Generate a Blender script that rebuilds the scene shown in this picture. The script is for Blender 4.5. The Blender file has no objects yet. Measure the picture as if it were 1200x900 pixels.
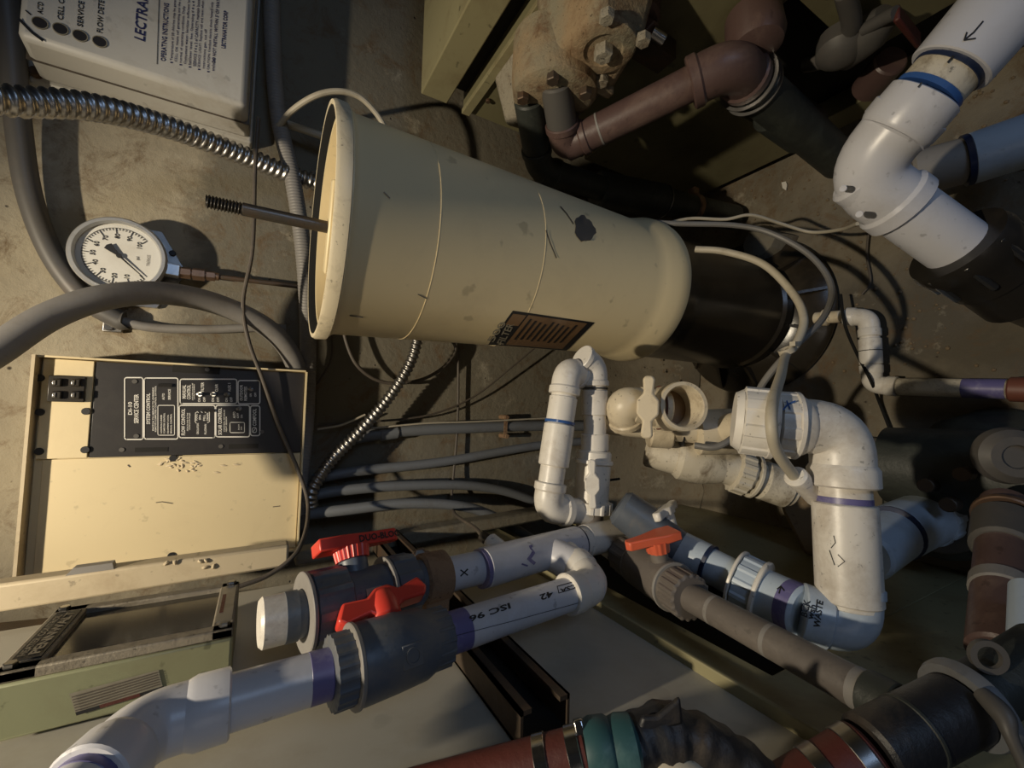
import bpy, math, random
from mathutils import Vector as V, Matrix
random.seed(7)
S = 1.4                      # metres per design unit
# ------------------------------------------------------------------ camera, world, lights, exposure
F = 505.0                    # focal length in pixels of the 1200x900 photograph
def nrm(v): v = V(v); v.normalize(); return v
_D = nrm((875, 50, F)); _H = V((231, -9150, F)); _H = (_H - _D*_H.dot(_D)).normalized()
_Z = -_D; _X = _H; _Y = _Z.cross(_X)
CAM = V((0, 0, .84))
scn = bpy.context.scene
cam_data = bpy.data.cameras.new('camera'); cam = bpy.data.objects.new('camera', cam_data)
scn.collection.objects.link(cam); scn.camera = cam
cam_data.sensor_width = 36; cam_data.lens = F/1200*36; cam_data.clip_start = .01
r_, u_, b_ = V((_X.x, _Y.x, _Z.x)), -V((_X.y, _Y.y, _Z.y)), -V((_X.z, _Y.z, _Z.z))
M4 = Matrix((r_, u_, b_)).transposed().to_4x4(); M4.translation = CAM*S
cam.matrix_world = M4
w = bpy.data.worlds.new('world'); scn.world = w; w.use_nodes = True
w.node_tree.nodes['Background'].inputs[0].default_value = (.55, .62, .75, 1)
w.node_tree.nodes['Background'].inputs[1].default_value = .008
def light(kind, name, loc, energy, color, size, target=None):
    l = bpy.data.lights.new(name, kind); o = bpy.data.objects.new(name, l); scn.collection.objects.link(o)
    o.location = V(loc)*S; l.energy = energy; l.color = color
    if kind == 'AREA': l.size = size
    else: l.shadow_soft_size = size
    if target is not None: o.rotation_euler = (V(target)-V(loc)).to_track_quat('-Z', 'Y').to_euler()
    return o
lamp = light('SPOT', 'work_lamp', (-.06, .20, 1.58), 74, (1, .86, .64), .02, (.04, .62, .62))
lamp.data.spot_size = math.radians(80); lamp.data.spot_blend = .75
light('AREA', 'doorway_and_fill_light', (.75, -.95, .75), 5.0, (.46, .66, 1), .6, (.05, .4, .4))
light('AREA', 'doorway_and_fill_light', (-.25, -.8, 1.0), .8, (1, .9, .78), .5, (.0, .4, .4))  # weak warm fill added behind the camera, not daylight
scn.view_settings.view_transform = 'Standard'; scn.view_settings.look = 'None'
scn.view_settings.exposure = 0.0; scn.view_settings.gamma = 1; scn.view_settings.use_curve_mapping = False
# ------------------------------------------------------------------ pixel -> place on a real plane / surface
def ray(x, y): c = V((x-600, y-450, F)); return V((_X.dot(c), _Y.dot(c), _Z.dot(c)))
def PY(x, y, v): r = ray(x, y); return CAM + r*((v-CAM.y)/r.y)
def PX(x, y, v): r = ray(x, y); return CAM + r*((v-CAM.x)/r.x)
def PZ(x, y, v): r = ray(x, y); return CAM + r*((v-CAM.z)/r.z)
def PD(x, y, d): return CAM + ray(x, y)*(d/F)
def cyl_hit(p0, axis, r):
    a = nrm(axis)
    def h(x, y):
        d = ray(x, y); d = d - a*d.dot(a); o = CAM-p0; o = o - a*o.dot(a)
        A = d.dot(d); B = 2*d.dot(o); C = o.dot(o)-r*r; q = max(B*B-4*A*C, 0)
        return CAM + ray(x, y)*((-B-math.sqrt(q))/(2*A))
    return h
# ------------------------------------------------------------------ materials
def mat(name, col, rough=.5, metal=0, dirt=None, dscale=8, damt=.5, specks=0, bump=0, bscale=60, spec=.5, col2=None):
    m = bpy.data.materials.new(name); m.use_nodes = True; nt = m.node_tree; N = nt.nodes; L = nt.links
    b = N['Principled BSDF']; b.inputs['Roughness'].default_value = rough; b.inputs['Metallic'].default_value = metal
    b.inputs['Specular IOR Level'].default_value = spec
    b.inputs['Base Color'].default_value = (*col, 1)
    tc = N.new('ShaderNodeTexCoord')
    def noise(sc, det=6, ro=.6, dist=0):
        n = N.new('ShaderNodeTexNoise'); n.inputs['Scale'].default_value = sc; n.inputs['Detail'].default_value = det
        n.inputs['Roughness'].default_value = ro; n.inputs['Distortion'].default_value = dist
        L.new(tc.outputs['Object'], n.inputs['Vector']); return n.outputs['Fac']
    def ramp(f, a, bb, va=0, vb=1):
        r = N.new('ShaderNodeMapRange'); r.inputs[1].default_value = a; r.inputs[2].default_value = bb
        r.inputs[3].default_value = va; r.inputs[4].default_value = vb; L.new(f, r.inputs[0]); return r.outputs[0]
    def mix(f, a, bcol):
        x = N.new('ShaderNodeMix'); x.data_type = 'RGBA'; L.new(f, x.inputs[0])
        if isinstance(a, tuple): x.inputs[6].default_value = (*a, 1)
        else: L.new(a, x.inputs[6])
        x.inputs[7].default_value = (*bcol, 1); return x.outputs[2]
    cur = tuple(col)
    if col2: cur = mix(ramp(noise(dscale*.35, 4), .38, .62), cur, col2)
    if dirt: cur = mix(ramp(noise(dscale, 8, .72, .4), .50, .72, 0, damt), cur, dirt)
    if specks: cur = mix(ramp(noise(dscale*9, 3, .5), .66, .72, 0, specks), cur, tuple(c*.25 for c in col))
    if not isinstance(cur, tuple): L.new(cur, b.inputs['Base Color'])
    if bump:
        bn = N.new('ShaderNodeBump'); bn.inputs['Strength'].default_value = bump; bn.inputs['Distance'].default_value = .004
        L.new(noise(bscale, 8, .65), bn.inputs['Height']); L.new(bn.outputs[0], b.inputs['Normal'])
    return m
M = {}
M['pvc'] = mat('white_pvc', (.68, .65, .60), .36, 0, (.26, .19, .12), 14, .5, .6, .08, 90)
M['pvc_clean'] = mat('clean_white_pvc', (.56, .565, .61), .32, 0, (.34, .31, .28), 9, .4, .4, .05, 60)
M['pvc_old'] = mat('yellowed_pvc', (.62, .54, .40), .4, 0, (.18, .12, .06), 16, .7, .7, .12, 80)
M['pvc_dirty'] = mat('dirty_pvc', (.58, .53, .43), .5, 0, (.12, .08, .04), 20, .9, .8, .2, 80)
M['pvc_blue'] = mat('bluish_white_pvc', (.42, .50, .60), .34, 0, (.22, .24, .28), 8, .5, .2, .05)
M['primer'] = mat('purple_primer', (.12, .11, .26), .4, 0, (.35, .34, .45), 22, .7)
M['blue_glue'] = mat('blue_glue', (.03, .09, .28), .35)
M['dk_blue_glue'] = mat('dark_blue_glue', (.01, .02, .06), .4)
M['grey_pvc'] = mat('dark_grey_pvc', (.085, .10, .125), .42, 0, (.20, .17, .13), 12, .6, .3, .1)
M['grey_pvc2'] = mat('brown_grey_pvc', (.12, .105, .095), .5, 0, (.24, .21, .18), 10, .6, .3, .15)
M['red'] = mat('red_plastic', (.62, .045, .03), .36, 0, (.40, .06, .04), 10, .4)
M['orange_red'] = mat('orange_red_plastic', (.60, .11, .05), .4, 0, (.3, .1, .06), 10, .4)
M['tank'] = mat('cream_tank', (.75, .63, .39), .38, 0, (.45, .37, .24), 3, .35, .35, .03, 30)
M['rim'] = mat('cream_rim', (.66, .58, .42), .45, 0, (.25, .2, .13), 22, .6, .6, .1)
M['black'] = mat('black_plastic', (.018, .016, .014), .3, 0, (.05, .04, .03), 8, .7)
M['blacktank'] = mat('black_tank_plastic', (.020, .016, .011), .25, 0, (.06, .045, .028), 5, .7, 0, .04)
M['rubber'] = mat('black_rubber', (.009, .009, .009), .8, 0, spec=.2)
M['cream'] = mat('cream_enamel', (.67, .56, .35), .45, 0, (.5, .4, .24), 6, .3, .25, .03)
M['boxdk'] = mat('panel_black_enamel', (.020, .018, .019), .42, 0, (.05, .045, .04), 12, .4)
M['print'] = mat('white_print', (.75, .73, .68), .5)
M['navy'] = mat('navy_print', (.018, .02, .085), .5)
M['ink'] = mat('black_ink', (.012, .012, .014), .5)
M['chbox'] = mat('grey_white_box', (.50, .49, .46), .45, 0, (.25, .2, .14), 5, .55, .3, .03)
M['olive'] = mat('olive_enamel', (.17, .155, .085), .45, 0, (.10, .075, .04), 5, .6, .5, .08, 40)
M['olive2'] = mat('pale_olive_enamel', (.27, .245, .14), .45, 0, (.14, .10, .05), 7, .6, .6, .08, 40)
M['green'] = mat('sage_green_enamel', (.225, .235, .14), .4, 0, (.17, .15, .09), 7, .5, .6, .06)
M['beige'] = mat('beige_sheet', (.42, .40, .34), .42, 0, (.30, .25, .18), 2.5, .7, .15, .02)
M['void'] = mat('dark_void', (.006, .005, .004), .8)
M['trim'] = mat('painted_tan_board', (.50, .42, .29), .6, 0, (.28, .2, .12), 9, .5, .5, .1)
M['conc'] = mat('conc', (.36, .31, .22), .85)
M['steel'] = mat('galvanised_steel', (.42, .41, .40), .28, 1, (.16, .12, .08), 14, .4)
M['flexm'] = mat('dull_spiral_steel', (.48, .47, .46), .36, 1, (.07, .06, .05), 14, .6)
M['bezelm'] = mat('grey_metal_bezel', (.42, .42, .42), .42, .55, (.2, .19, .17), 20, .4)
M['chrome'] = mat('shiny_steel', (.55, .54, .53), .18, 1, (.2, .17, .14), 14, .3)
M['alu'] = mat('aluminium', (.45, .44, .43), .35, 1, (.2, .18, .16), 14, .5)
M['iron'] = mat('dark_iron', (.10, .075, .055), .55, .6, (.2, .09, .04), 12, .6, 0, .2)
M['darkrod'] = mat('dark_steel_rod', (.11, .10, .09), .35, .7, (.16, .10, .06), 18, .5, .3, .1)
M['brass'] = mat('dull_brass', (.25, .16, .11), .4, .8, (.1, .07, .05), 20, .6)
M['rust'] = mat('rusty_cast_iron', (.28, .20, .115), .85, 0, (.10, .040, .014), 26, 1, .95, 1, 60, col2=(.22, .20, .14))
M['pit'] = mat('pitted_casting', (.30, .27, .21), .85, .1, (.10, .06, .03), 22, .95, 1, 1, 110)
M['rust2'] = mat('rusty_clamp', (.27, .17, .10), .9, .1, (.12, .05, .025), 25, .9, .9, 1, 120)
M['conduit'] = mat('grey_conduit', (.21, .20, .19), .55, 0, (.12, .10, .08), 12, .5, .2, .05)
M['conduit2'] = mat('blue_grey_conduit', (.15, .16, .175), .5, 0, (.10, .085, .07), 9, .6, .2, .05)
M['conduit3'] = mat('dark_grey_conduit', (.085, .08, .075), .5, 0, (.15, .12, .1), 10, .5)
M['wire'] = mat('brown_grey_wire', (.075, .062, .05), .6, 0, (.16, .13, .1), 20, .6)
M['cable'] = mat('beige_cable', (.42, .38, .30), .55, 0, (.2, .16, .1), 20, .5)
M['greycable'] = mat('grey_cable', (.16, .155, .15), .5, 0, (.1, .09, .07), 20, .5)
M['brownpipe'] = mat('brown_painted_pipe', (.095, .058, .052), .42, 0, (.22, .15, .12), 9, .6, .4, .2, 50)
M['blackpipe'] = mat('blackened_pipe', (.030, .034, .030), .5, 0, (.08, .09, .075), 14, .6, 0, .3)
M['tape'] = mat('black_wrap', (.012, .013, .017), .45, 0, (.12, .09, .06), 7, .6, 0, .4, 40)
M['redhose'] = mat('dark_red_hose', (.085, .020, .015), .5, 0, (.07, .025, .02), 20, .6, 0, .25, 90)
M['dullred'] = mat('dull_red_brown', (.16, .055, .035), .5, 0, (.1, .05, .03), 15, .5)
M['teal'] = mat('teal_fitting', (.025, .08, .088), .5, 0, (.10, .2, .2), 22, .7)
M['face'] = mat('dial_white', (.62, .61, .57), .5, 0, (.45, .42, .36), 15, .4)
M['castalu'] = mat('dirty_cast_frame', (.26, .23, .18), .6, .3, (.10, .08, .05), 18, .8, .8, .4)
M['dglass'] = mat('brown_sight_glass', (.065, .055, .038), .12, 0, (.11, .09, .06), 4, .5)
M['sticker'] = mat('label_grey', (.24, .22, .17), .5, 0, (.14, .12, .09), 15, .6)
M['labbrown'] = mat('label_brown', (.17, .10, .05), .4, 0, (.09, .05, .025), 12, .7)
M['foam'] = mat('cream_foam_smear', (.62, .52, .36), .5, 0, None, 8, .5, 0, .4)
M['blockm'] = mat('brown_block', (.19, .14, .085), .85, 0, (.09, .06, .035), 7, .7, .6, .6)
# concrete wall and floor: blotches, pits, damp and rust stains of their own
def concrete(name, base, dark, damp_z=None, rough=.85, blot=.66):
    m = mat(name, base, rough, 0); nt = m.node_tree; N = nt.nodes; L = nt.links; b = N['Principled BSDF']
    tc = N.new('ShaderNodeTexCoord')
    def noise(sc, det=8, ro=.65, di=0):
        n = N.new('ShaderNodeTexNoise'); n.inputs['Scale'].default_value = sc; n.inputs['Detail'].default_value = det
        n.inputs['Roughness'].default_value = ro; n.inputs['Distortion'].default_value = di
        L.new(tc.outputs['Object'], n.inputs['Vector']); return n.outputs['Fac']
    def rng(f, a, c, va=0, vb=1):
        r = N.new('ShaderNodeMapRange'); r.inputs[1].default_value = a; r.inputs[2].default_value = c
        r.inputs[3].default_value = va; r.inputs[4].default_value = vb; L.new(f, r.inputs[0]); return r.outputs[0]
    def mix(f, a, c):
        x = N.new('ShaderNodeMix'); x.data_type = 'RGBA'; L.new(f, x.inputs[0])
        if isinstance(a, tuple): x.inputs[6].default_value = (*a, 1)
        else: L.new(a, x.inputs[6])
        x.inputs[7].default_value = (*c, 1); return x.outputs[2]
    def math_(op, a, c):
        x = N.new('ShaderNodeMath'); x.operation = op
        for i, q in enumerate((a, c)):
            if isinstance(q, (int, float)): x.inputs[i].default_value = q
            else: L.new(q, x.inputs[i])
        return x.outputs[0]
    cur = mix(rng(noise(2.2, 8, .6), .40, .62, 0, .9), base, tuple(c*blot for c in base))
    if damp_z is not None:
        sep = N.new('ShaderNodeSeparateXYZ'); L.new(tc.outputs['Object'], sep.inputs[0])
        z = math_('ADD', sep.outputs[2], math_('MULTIPLY', math_('SUBTRACT', noise(5, 8, .7), .5), .30))
        cur = mix(rng(z, damp_z-.03, damp_z+.03, .85, 0), cur, dark)
    cur = mix(rng(noise(13, 10, .80, .6), .51, .68, 0, .85), cur, (.12, .07, .03))
    cur = mix(rng(noise(9, 9, .7), .60, .72, 0, .6), cur, (.46, .42, .33))
    v = N.new('ShaderNodeTexVoronoi'); v.inputs['Scale'].default_value = 26; L.new(tc.outputs['Object'], v.inputs['Vector'])
    pit = rng(math_('ADD', v.outputs['Distance'], math_('MULTIPLY', noise(7), .42)), .20, .27, 1, 0)
    cur = mix(pit, cur, (.035, .026, .018))
    L.new(cur, b.inputs['Base Color'])
    bn = N.new('ShaderNodeBump'); bn.inputs['Strength'].default_value = .55; bn.inputs['Distance'].default_value = .006
    h = math_('SUBTRACT', math_('ADD', noise(45, 10, .7), noise(6)), pit)
    L.new(h, bn.inputs['Height']); L.new(bn.outputs[0], b.inputs['Normal'])
    return m
M['wall'] = concrete('tan_concrete_wall', (.40, .35, .255), (.13, .118, .09), 1.33)
M['floor'] = concrete('dirty_concrete_floor', (.21, .18, .13), (.1, .09, .07), None, .8, .35)
# ------------------------------------------------------------------ geometry helpers
def frame(a, hint=None):
    a = nrm(a); h = V(hint) if hint is not None else (V((0, 0, 1)) if abs(a.z) < .9 else V((1, 0, 0)))
    u = (h - a*h.dot(a)).normalized(); return u, a.cross(u)
def smooth(pts, n=8):
    pts = [V(p) for p in pts]; q = [pts[0]*2-pts[1]] + pts + [pts[-1]*2-pts[-2]]; out = []
    for i in range(1, len(q)-2):
        for k in range(n):
            t = k/n; a, b, c, d = q[i-1], q[i], q[i+1], q[i+2]
            out.append(.5*((2*b)+(c-a)*t+(2*a-5*b+4*c-d)*t*t+(3*b-a-3*c+d)*t**3))
    return out+[pts[-1]]
def resample(pts, step):
    out = [pts[0]]; acc = 0
    for a, b in zip(pts, pts[1:]):
        L_ = (b-a).length; t = step-acc
        while t <= L_: out.append(a.lerp(b, t/L_)); t += step
        acc = (acc+L_) % step
    return out
class G:
    def __init__(s): s.v = []; s.f = []
    def ring(s, c, u, w_, rs):
        n = len(rs); b0 = len(s.v)
        for i, r in enumerate(rs):
            a = 2*math.pi*i/n; s.v.append(c+u*(r*math.cos(a))+w_*(r*math.sin(a)))
        return b0, n
    def join(s, a, b):
        (i, n), (j, _) = a, b
        for k in range(n): s.f.append((i+k, i+(k+1) % n, j+(k+1) % n, j+k))
    def sweep(s, pts, r, seg=14, rf=None, caps=True):
        pts = [V(p) for p in pts]; n = len(pts); last = None; u = None; dist = 0; first = None
        for i, p in enumerate(pts):
            t = nrm(pts[min(i+1, n-1)]-pts[max(i-1, 0)])
            if u is None: u, w_ = frame(t)
            else: u = (u-t*u.dot(t)).normalized(); w_ = t.cross(u)
            if i: dist += (p-pts[i-1]).length
            rr = [(rf(dist, 2*math.pi*k/seg) if rf else 1)*(r[i] if isinstance(r, list) else r) for k in range(seg)]
            cur = s.ring(p, u, w_, rr)
            if last: s.join(last, cur)
            else: first = cur
            last = cur
        if caps:
            s.f.append(tuple(range(first[0]+seg-1, first[0]-1, -1))); s.f.append(tuple(range(last[0], last[0]+seg)))
        return s
    def lathe(s, p, axis, prof, seg=32, rf=None, closed=False):
        p = V(p); a = nrm(axis); u, w_ = frame(a); last = None; first = None
        for t, r in prof:
            cur = s.ring(p+a*t, u, w_, [max(r, 1e-5)*(rf(2*math.pi*k/seg) if rf else 1) for k in range(seg)])
            if last: s.join(last, cur)
            else: first = cur
            last = cur
        if closed: s.join(last, first)
        else:
            s.f.append(tuple(range(first[0]+seg-1, first[0]-1, -1))); s.f.append(tuple(range(last[0], last[0]+seg)))
        return s
    def cyl(s, a, b, r, seg=28, ch=None):
        a, b = V(a), V(b); L_ = (b-a).length; c = min(r*.12, L_*.2) if ch is None else ch
        return s.lathe(a, b-a, [(0, r-c), (c, r), (L_-c, r), (L_, r-c)], seg)
    def tubepiece(s, a, b, ro, ri, seg=40):
        a, b = V(a), V(b); L_ = (b-a).length
        return s.lathe(a, b-a, [(0, ri), (0, ro), (L_, ro), (L_, ri)], seg, closed=True)
    def box(s, lo, hi):
        b0 = len(s.v)
        for x in (lo[0], hi[0]):
            for y in (lo[1], hi[1]):
                for z in (lo[2], hi[2]): s.v.append(V((x, y, z)))
        for q in ((0,1,3,2), (4,6,7,5), (0,4,5,1), (2,3,7,6), (0,2,6,4), (1,5,7,3)): s.f.append(tuple(b0+k for k in q))
        return s
    def bar(s, a, b, w1, w2, hint=None):
        a, b = V(a), V(b); u, w_ = frame(b-a, hint); b0 = len(s.v)
        for p in (a, b):
            for i, j in ((-1, -1), (1, -1), (1, 1), (-1, 1)): s.v.append(p+u*(w1/2*i)+w_*(w2/2*j))
        for q in ((3,2,1,0), (4,5,6,7), (0,1,5,4), (1,2,6,5), (2,3,7,6), (3,0,4,7)): s.f.append(tuple(b0+k for k in q))
        return s
    def prism(s, out, o, u, w_, n_, th):
        o = V(o); b0 = len(s.v); k = len(out)
        for t in (0, th):
            for x, y in out: s.v.append(o+V(u)*x+V(w_)*y+V(n_)*t)
        s.f.append(tuple(range(b0+k-1, b0-1, -1))); s.f.append(tuple(range(b0+k, b0+2*k)))
        for i in range(k): j = (i+1) % k; s.f.append((b0+i, b0+j, b0+k+j, b0+k+i))
        return s
    def solid(s, front, back):          # loft between two equal polygons
        b0 = len(s.v); k = len(front); s.v += [V(p) for p in front]+[V(p) for p in back]
        s.f.append(tuple(range(b0+k-1, b0-1, -1))); s.f.append(tuple(range(b0+k, b0+2*k)))
        for i in range(k): j = (i+1) % k; s.f.append((b0+i, b0+j, b0+k+j, b0+k+i))
        return s
def obj(name, g, m, parent=None, bev=0, ang=35, kind=None, label=None):
    me = bpy.data.meshes.new(name); org = V((0, 0, 0))
    vs = [v*S for v in g.v]
    if parent is None:
        org = sum(vs, V((0, 0, 0)))/len(vs); org.z = min(v.z for v in vs)
    me.from_pydata([v-org for v in vs], [], g.f); me.update()
    import bmesh
    bm = bmesh.new(); bm.from_mesh(me); bmesh.ops.recalc_face_normals(bm, faces=bm.faces); bm.to_mesh(me); bm.free()
    me.shade_smooth(); me.set_sharp_from_angle(angle=math.radians(ang))
    me.materials.append(M[m]); o = bpy.data.objects.new(name, me); scn.collection.objects.link(o); o.location = org
    if parent is not None:
        o.parent = parent; o.matrix_parent_inverse = Matrix.Translation(-root_loc(parent))
    if bev:
        b = o.modifiers.new('bevel', 'BEVEL'); b.width = bev*S; b.segments = 2; b.limit_method = 'ANGLE'
    if kind is None and name in ('print', 'scratch', 'sticker_band', 'sticker_print', 'pen_mark', 'pen_writing', 'pen_cross', 'pen_arrow', 'lettering', 'dial_print', 'pipe_print', 'label_lettering', 'nameplate_lettering', 'primer_drip') and len(g.f) > 1: kind = 'stuff'
    if kind: o['kind'] = kind
    if label: o['label'] = label
    return o
def root_loc(p):
    r = V((0, 0, 0)); r += p.location
    return r if p.parent is None else root_loc(p.parent)*0 + (p.get('_rl') and V(p['_rl']) or V((0, 0, 0)))
def thing(name, label, cat, loc, group=None):
    o = bpy.data.objects.new(name, None); scn.collection.objects.link(o); o.location = V(loc)*S
    o.empty_display_size = .03; o['label'] = label; o['category'] = cat
    if group: o['group'] = group
    return o
def tag(o, label, cat, group=None):
    o['label'] = label; o['category'] = cat
    if group: o['group'] = group
    return o
def struct(name, g, m, bev=0): o = obj(name, g, m, None, bev); o['kind'] = 'structure'; return o
# print: text and line work laid onto a surface
def text_mesh(s, off=0.0):
    c = bpy.data.curves.new('t', 'FONT'); c.body = s; c.resolution_u = 2; c.offset = off
    t = bpy.data.objects.new('t', c); scn.collection.objects.link(t)
    dg = bpy.context.evaluated_depsgraph_get(); me = bpy.data.meshes.new_from_object(t.evaluated_get(dg))
    vs = [v.co.copy() for v in me.vertices]; fs = [tuple(p.vertices) for p in me.polygons]
    bpy.data.objects.remove(t); bpy.data.curves.remove(c); bpy.data.meshes.remove(me)
    return vs, fs
def decal_text(g, s, bl, br, tl, hit, off=.012):
    vs, fs = text_mesh(s, off)
    if not vs: return
    x0 = min(v.x for v in vs); x1 = max(v.x for v in vs); y0 = min(min(v.y for v in vs), 0); y1 = max(v.y for v in vs)
    b0 = len(g.v)
    for v in vs:
        a = (v.x-x0)/(x1-x0); b = (v.y-y0)/(y1-y0)
        g.v.append(hit(bl[0]+(br[0]-bl[0])*a+(tl[0]-bl[0])*b, bl[1]+(br[1]-bl[1])*a+(tl[1]-bl[1])*b))
    g.f += [tuple(b0+k for k in f) for f in fs]
def vt(g, s, xl, xr, ys, ye, hit, off=.012): decal_text(g, s, (xr, ys), (xr, ye), (xl, ys), hit, off)
def decal_line(g, pts, wpx, hit):
    for a, b in zip(pts, pts[1:]):
        dx, dy = b[0]-a[0], b[1]-a[1]; L_ = math.hypot(dx, dy) or 1; nx, ny = -dy/L_*wpx/2, dx/L_*wpx/2; b0 = len(g.v)
        ex, ey = dx/L_*wpx*.3, dy/L_*wpx*.3
        for x, y in ((a[0]+nx-ex, a[1]+ny-ey), (a[0]-nx-ex, a[1]-ny-ey), (b[0]-nx+ex, b[1]-ny+ey), (b[0]+nx+ex, b[1]+ny+ey)): g.v.append(hit(x, y))
        g.f.append((b0, b0+1, b0+2, b0+3))
def rrect(x0, y0, x1, y1, r=2.5):
    out = []
    for cx, cy, a0 in ((x1-r, y0+r, -90), (x1-r, y1-r, 0), (x0+r, y1-r, 90), (x0+r, y0+r, 180)):
        for k in range(4): a = math.radians(a0+30*k); out.append((cx+r*math.cos(a), cy+r*math.sin(a)))
    return out+[out[0]]
def patch(g, bl, br, tr, tl, hit, nx=8, ny=8):
    b0 = len(g.v)
    for j in range(ny+1):
        for i in range(nx+1):
            a, b = i/nx, j/ny
            x = (bl[0]*(1-a)+br[0]*a)*(1-b)+(tl[0]*(1-a)+tr[0]*a)*b; y = (bl[1]*(1-a)+br[1]*a)*(1-b)+(tl[1]*(1-a)+tr[1]*a)*b
            g.v.append(hit(x, y))
    for j in range(ny):
        for i in range(nx): q = b0+j*(nx+1)+i; g.f.append((q, q+1, q+nx+2, q+nx+1))
# plumbing pieces
def seg_(root, name, a, b, r, m, label=None): return obj(name, G().cyl(a, b, r), m, root, label=label)
def sleeve(root, name, a, b, t0, t1, r, m, label=None):
    a, b = V(a), V(b); return obj(name, G().cyl(a.lerp(b, t0), a.lerp(b, t1), r, ch=r*.06), m, root, label=label)
def rings(root, a, t, axis, r, m, w_=.0015, name='primer_ring'):
    n = nrm(axis); return obj(name, G().cyl(V(a)-n*w_, V(a)+n*w_, r, ch=0), m, root)
def elbow(root, a, c, b, r, m, bend=1.5, sock=1.0, name='elbow', n=10):
    a, c, b = V(a), V(c), V(b); d1 = nrm(c-a); d2 = nrm(b-c); k = r*bend
    p1 = c-d1*k; p2 = c+d2*k; pts = [p1-d1*r*sock]
    for i in range(n+1):
        t = i/n; pts.append(p1*(1-t)**2+c*(2*t*(1-t))+p2*t*t)
    pts.append(p2+d2*r*sock); g = G().sweep(pts, r*1.0, 28)
    q1 = p1-d1*r*sock; q2 = p2+d2*r*sock
    g.lathe(q1-d1*r*.25, d1, [(0, r*1.03), (r*.06, r*1.10), (r*sock*.8, r*1.10), (r*sock*1.0, r*1.0)], 28)
    g.lathe(q2+d2*r*.25, -d2, [(0, r*1.03), (r*.06, r*1.10), (r*sock*.8, r*1.10), (r*sock*1.0, r*1.0)], 28)
    return obj(name, g, m, root)
def knurl(n, d=.06): return lambda a: 1+(d if math.sin(n*a) > .3 else 0)
def nut(root, a, b, r, m, n=12, d=.07, name='union_nut', seg=96):
    a, b = V(a), V(b); L_ = (b-a).length
    return obj(name, G().lathe(a, b-a, [(0, r*.9), (L_*.06, r), (L_*.94, r), (L_, r*.9)], seg, knurl(n, d)), m, root)
def cablething(name, label, cat, pts, r, m, group=None, n=8, seg=10):
    return tag(obj(name, G().sweep(smooth(pts, n), r, seg), m), label, cat, group)
def corrugated(name, label, pts, r, m, pitch, cat='conduit', amp=.13, spiral=True):
    p = resample(smooth(pts, 16), pitch/8)
    rf = lambda d, a: 1-amp*(1+math.cos(2*math.pi*d/pitch+(a if spiral else 0)))
    return tag(obj(name, G().sweep(p, r*1.08, 18, rf), m, ang=60), label, cat)
# ================================================================== SETTING
struct('wall_back', G().box((-1.2, .77, 0), (1.2, .87, 1.9)), 'wall')
struct('floor', G().box((-1.2, -1.0, -.08), (1.2, .87, 0)), 'floor')
struct('wall_right', G().box((1.1, -1.0, 0), (1.2, .77, 1.9)), 'wall')
struct('wall_left', G().box((-1.2, -1.0, 0), (-1.1, .77, 1.9)), 'wall')
g = G(); hx = .395
# earth-stained footing ledge where wall meets floor
pts = []
ledge = G()
nx = 26
for i in range(nx+1):
    x = -.9+1.9*i/nx
    for (y, z) in ((.77, .16), (.75, .155), (.735, .10), (.70, .05), (.66, .012), (.62, .0)):
        ledge.v.append(V((x, y+random.uniform(-.012, .006), max(z+random.uniform(-.015, .012), .001))))
for i in range(nx):
    for j in range(5): q = i*6+j; ledge.f.append((q, q+1, q+7, q+6))
o = struct('trim_1', ledge, 'floor')
# ================================================================== FILTER TANK
AX = V((.191, .5, 0)); ZR = .795
t = thing('filter_tank', 'tall cream and black cylindrical filter tank with open top and long threaded rod', 'filter tank', (AX.x, AX.y, 0))
R0 = .1028; RT = .1150
def Rz(z): return R0+(RT-R0)*(z-.388)/(ZR-.020-.388)
g = G().lathe(AX, (0, 0, 1), [(.330, .09), (.330, .1105), (.338, .1120), (.352, .1115), (.372, .1060), (.388, R0), (ZR-.020, RT), (ZR-.016, RT+.002), (ZR-.014, .119),
    (ZR-.003, .1195), (ZR, .118), (ZR, .1155), (ZR-.006, .1130), (ZR-.014, .1085), (.36, .096)], 128, closed=True)
obj('upper_shell', g, 'tank', t, ang=28)
obj('rim', G().lathe(AX, (0, 0, 1), [(ZR-.0135, .1180), (ZR-.012, .1215), (ZR-.002, .1220), (ZR+.001, .1205), (ZR+.001, .1165), (ZR-.004, .1165)], 128, closed=True), 'rim', t)
obj('gasket', G().lathe(AX, (0, 0, 1), [(ZR-.0065, .1095), (ZR-.002, .1120), (ZR+.0008, .1158), (ZR-.0005, .1162), (ZR-.005, .1135), (ZR-.0065, .1120)], 128, closed=True), 'rubber', t, label='black rubber gasket')
obj('inner_ring', G().lathe(AX, (0, 0, 1), [(ZR-.16, .090), (ZR-.007, .1065), (ZR-.0065, .1105), (ZR-.16, .0975)], 96, closed=True), 'tank', t)
obj('inner_plate', G().lathe(AX, (0, 0, 1), [(ZR-.165, .097), (ZR-.16, .097)], 72), 'tank', t)
obj('rod_bracket', G().bar(AX+V((-.045, .02, ZR-.012)), AX+V((.045, -.02, ZR-.012)), .010, .018, (0, 0, 1)), 'tank', t, bev=.002)
obj('rod_collar', G().cyl(AX+V((0, 0, ZR-.10)), AX+V((0, 0, ZR-.012)), .020), 'tank', t)
zt = PY(242, 228, .5).z; zm = PY(284, 238, .5).z
rod = obj('rod', G().cyl(AX+V((0, 0, ZR-.155)), AX+V((0, 0, zm)), .0064, 18), 'darkrod', t)
L_ = zt-zm; g = G()
g.sweep([AX+V((0, 0, zm+L_*k/120)) for k in range(121)], .0066, 16, lambda d, a: 1-.12*(1+math.cos(2*math.pi*d/.0028+a)))
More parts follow.
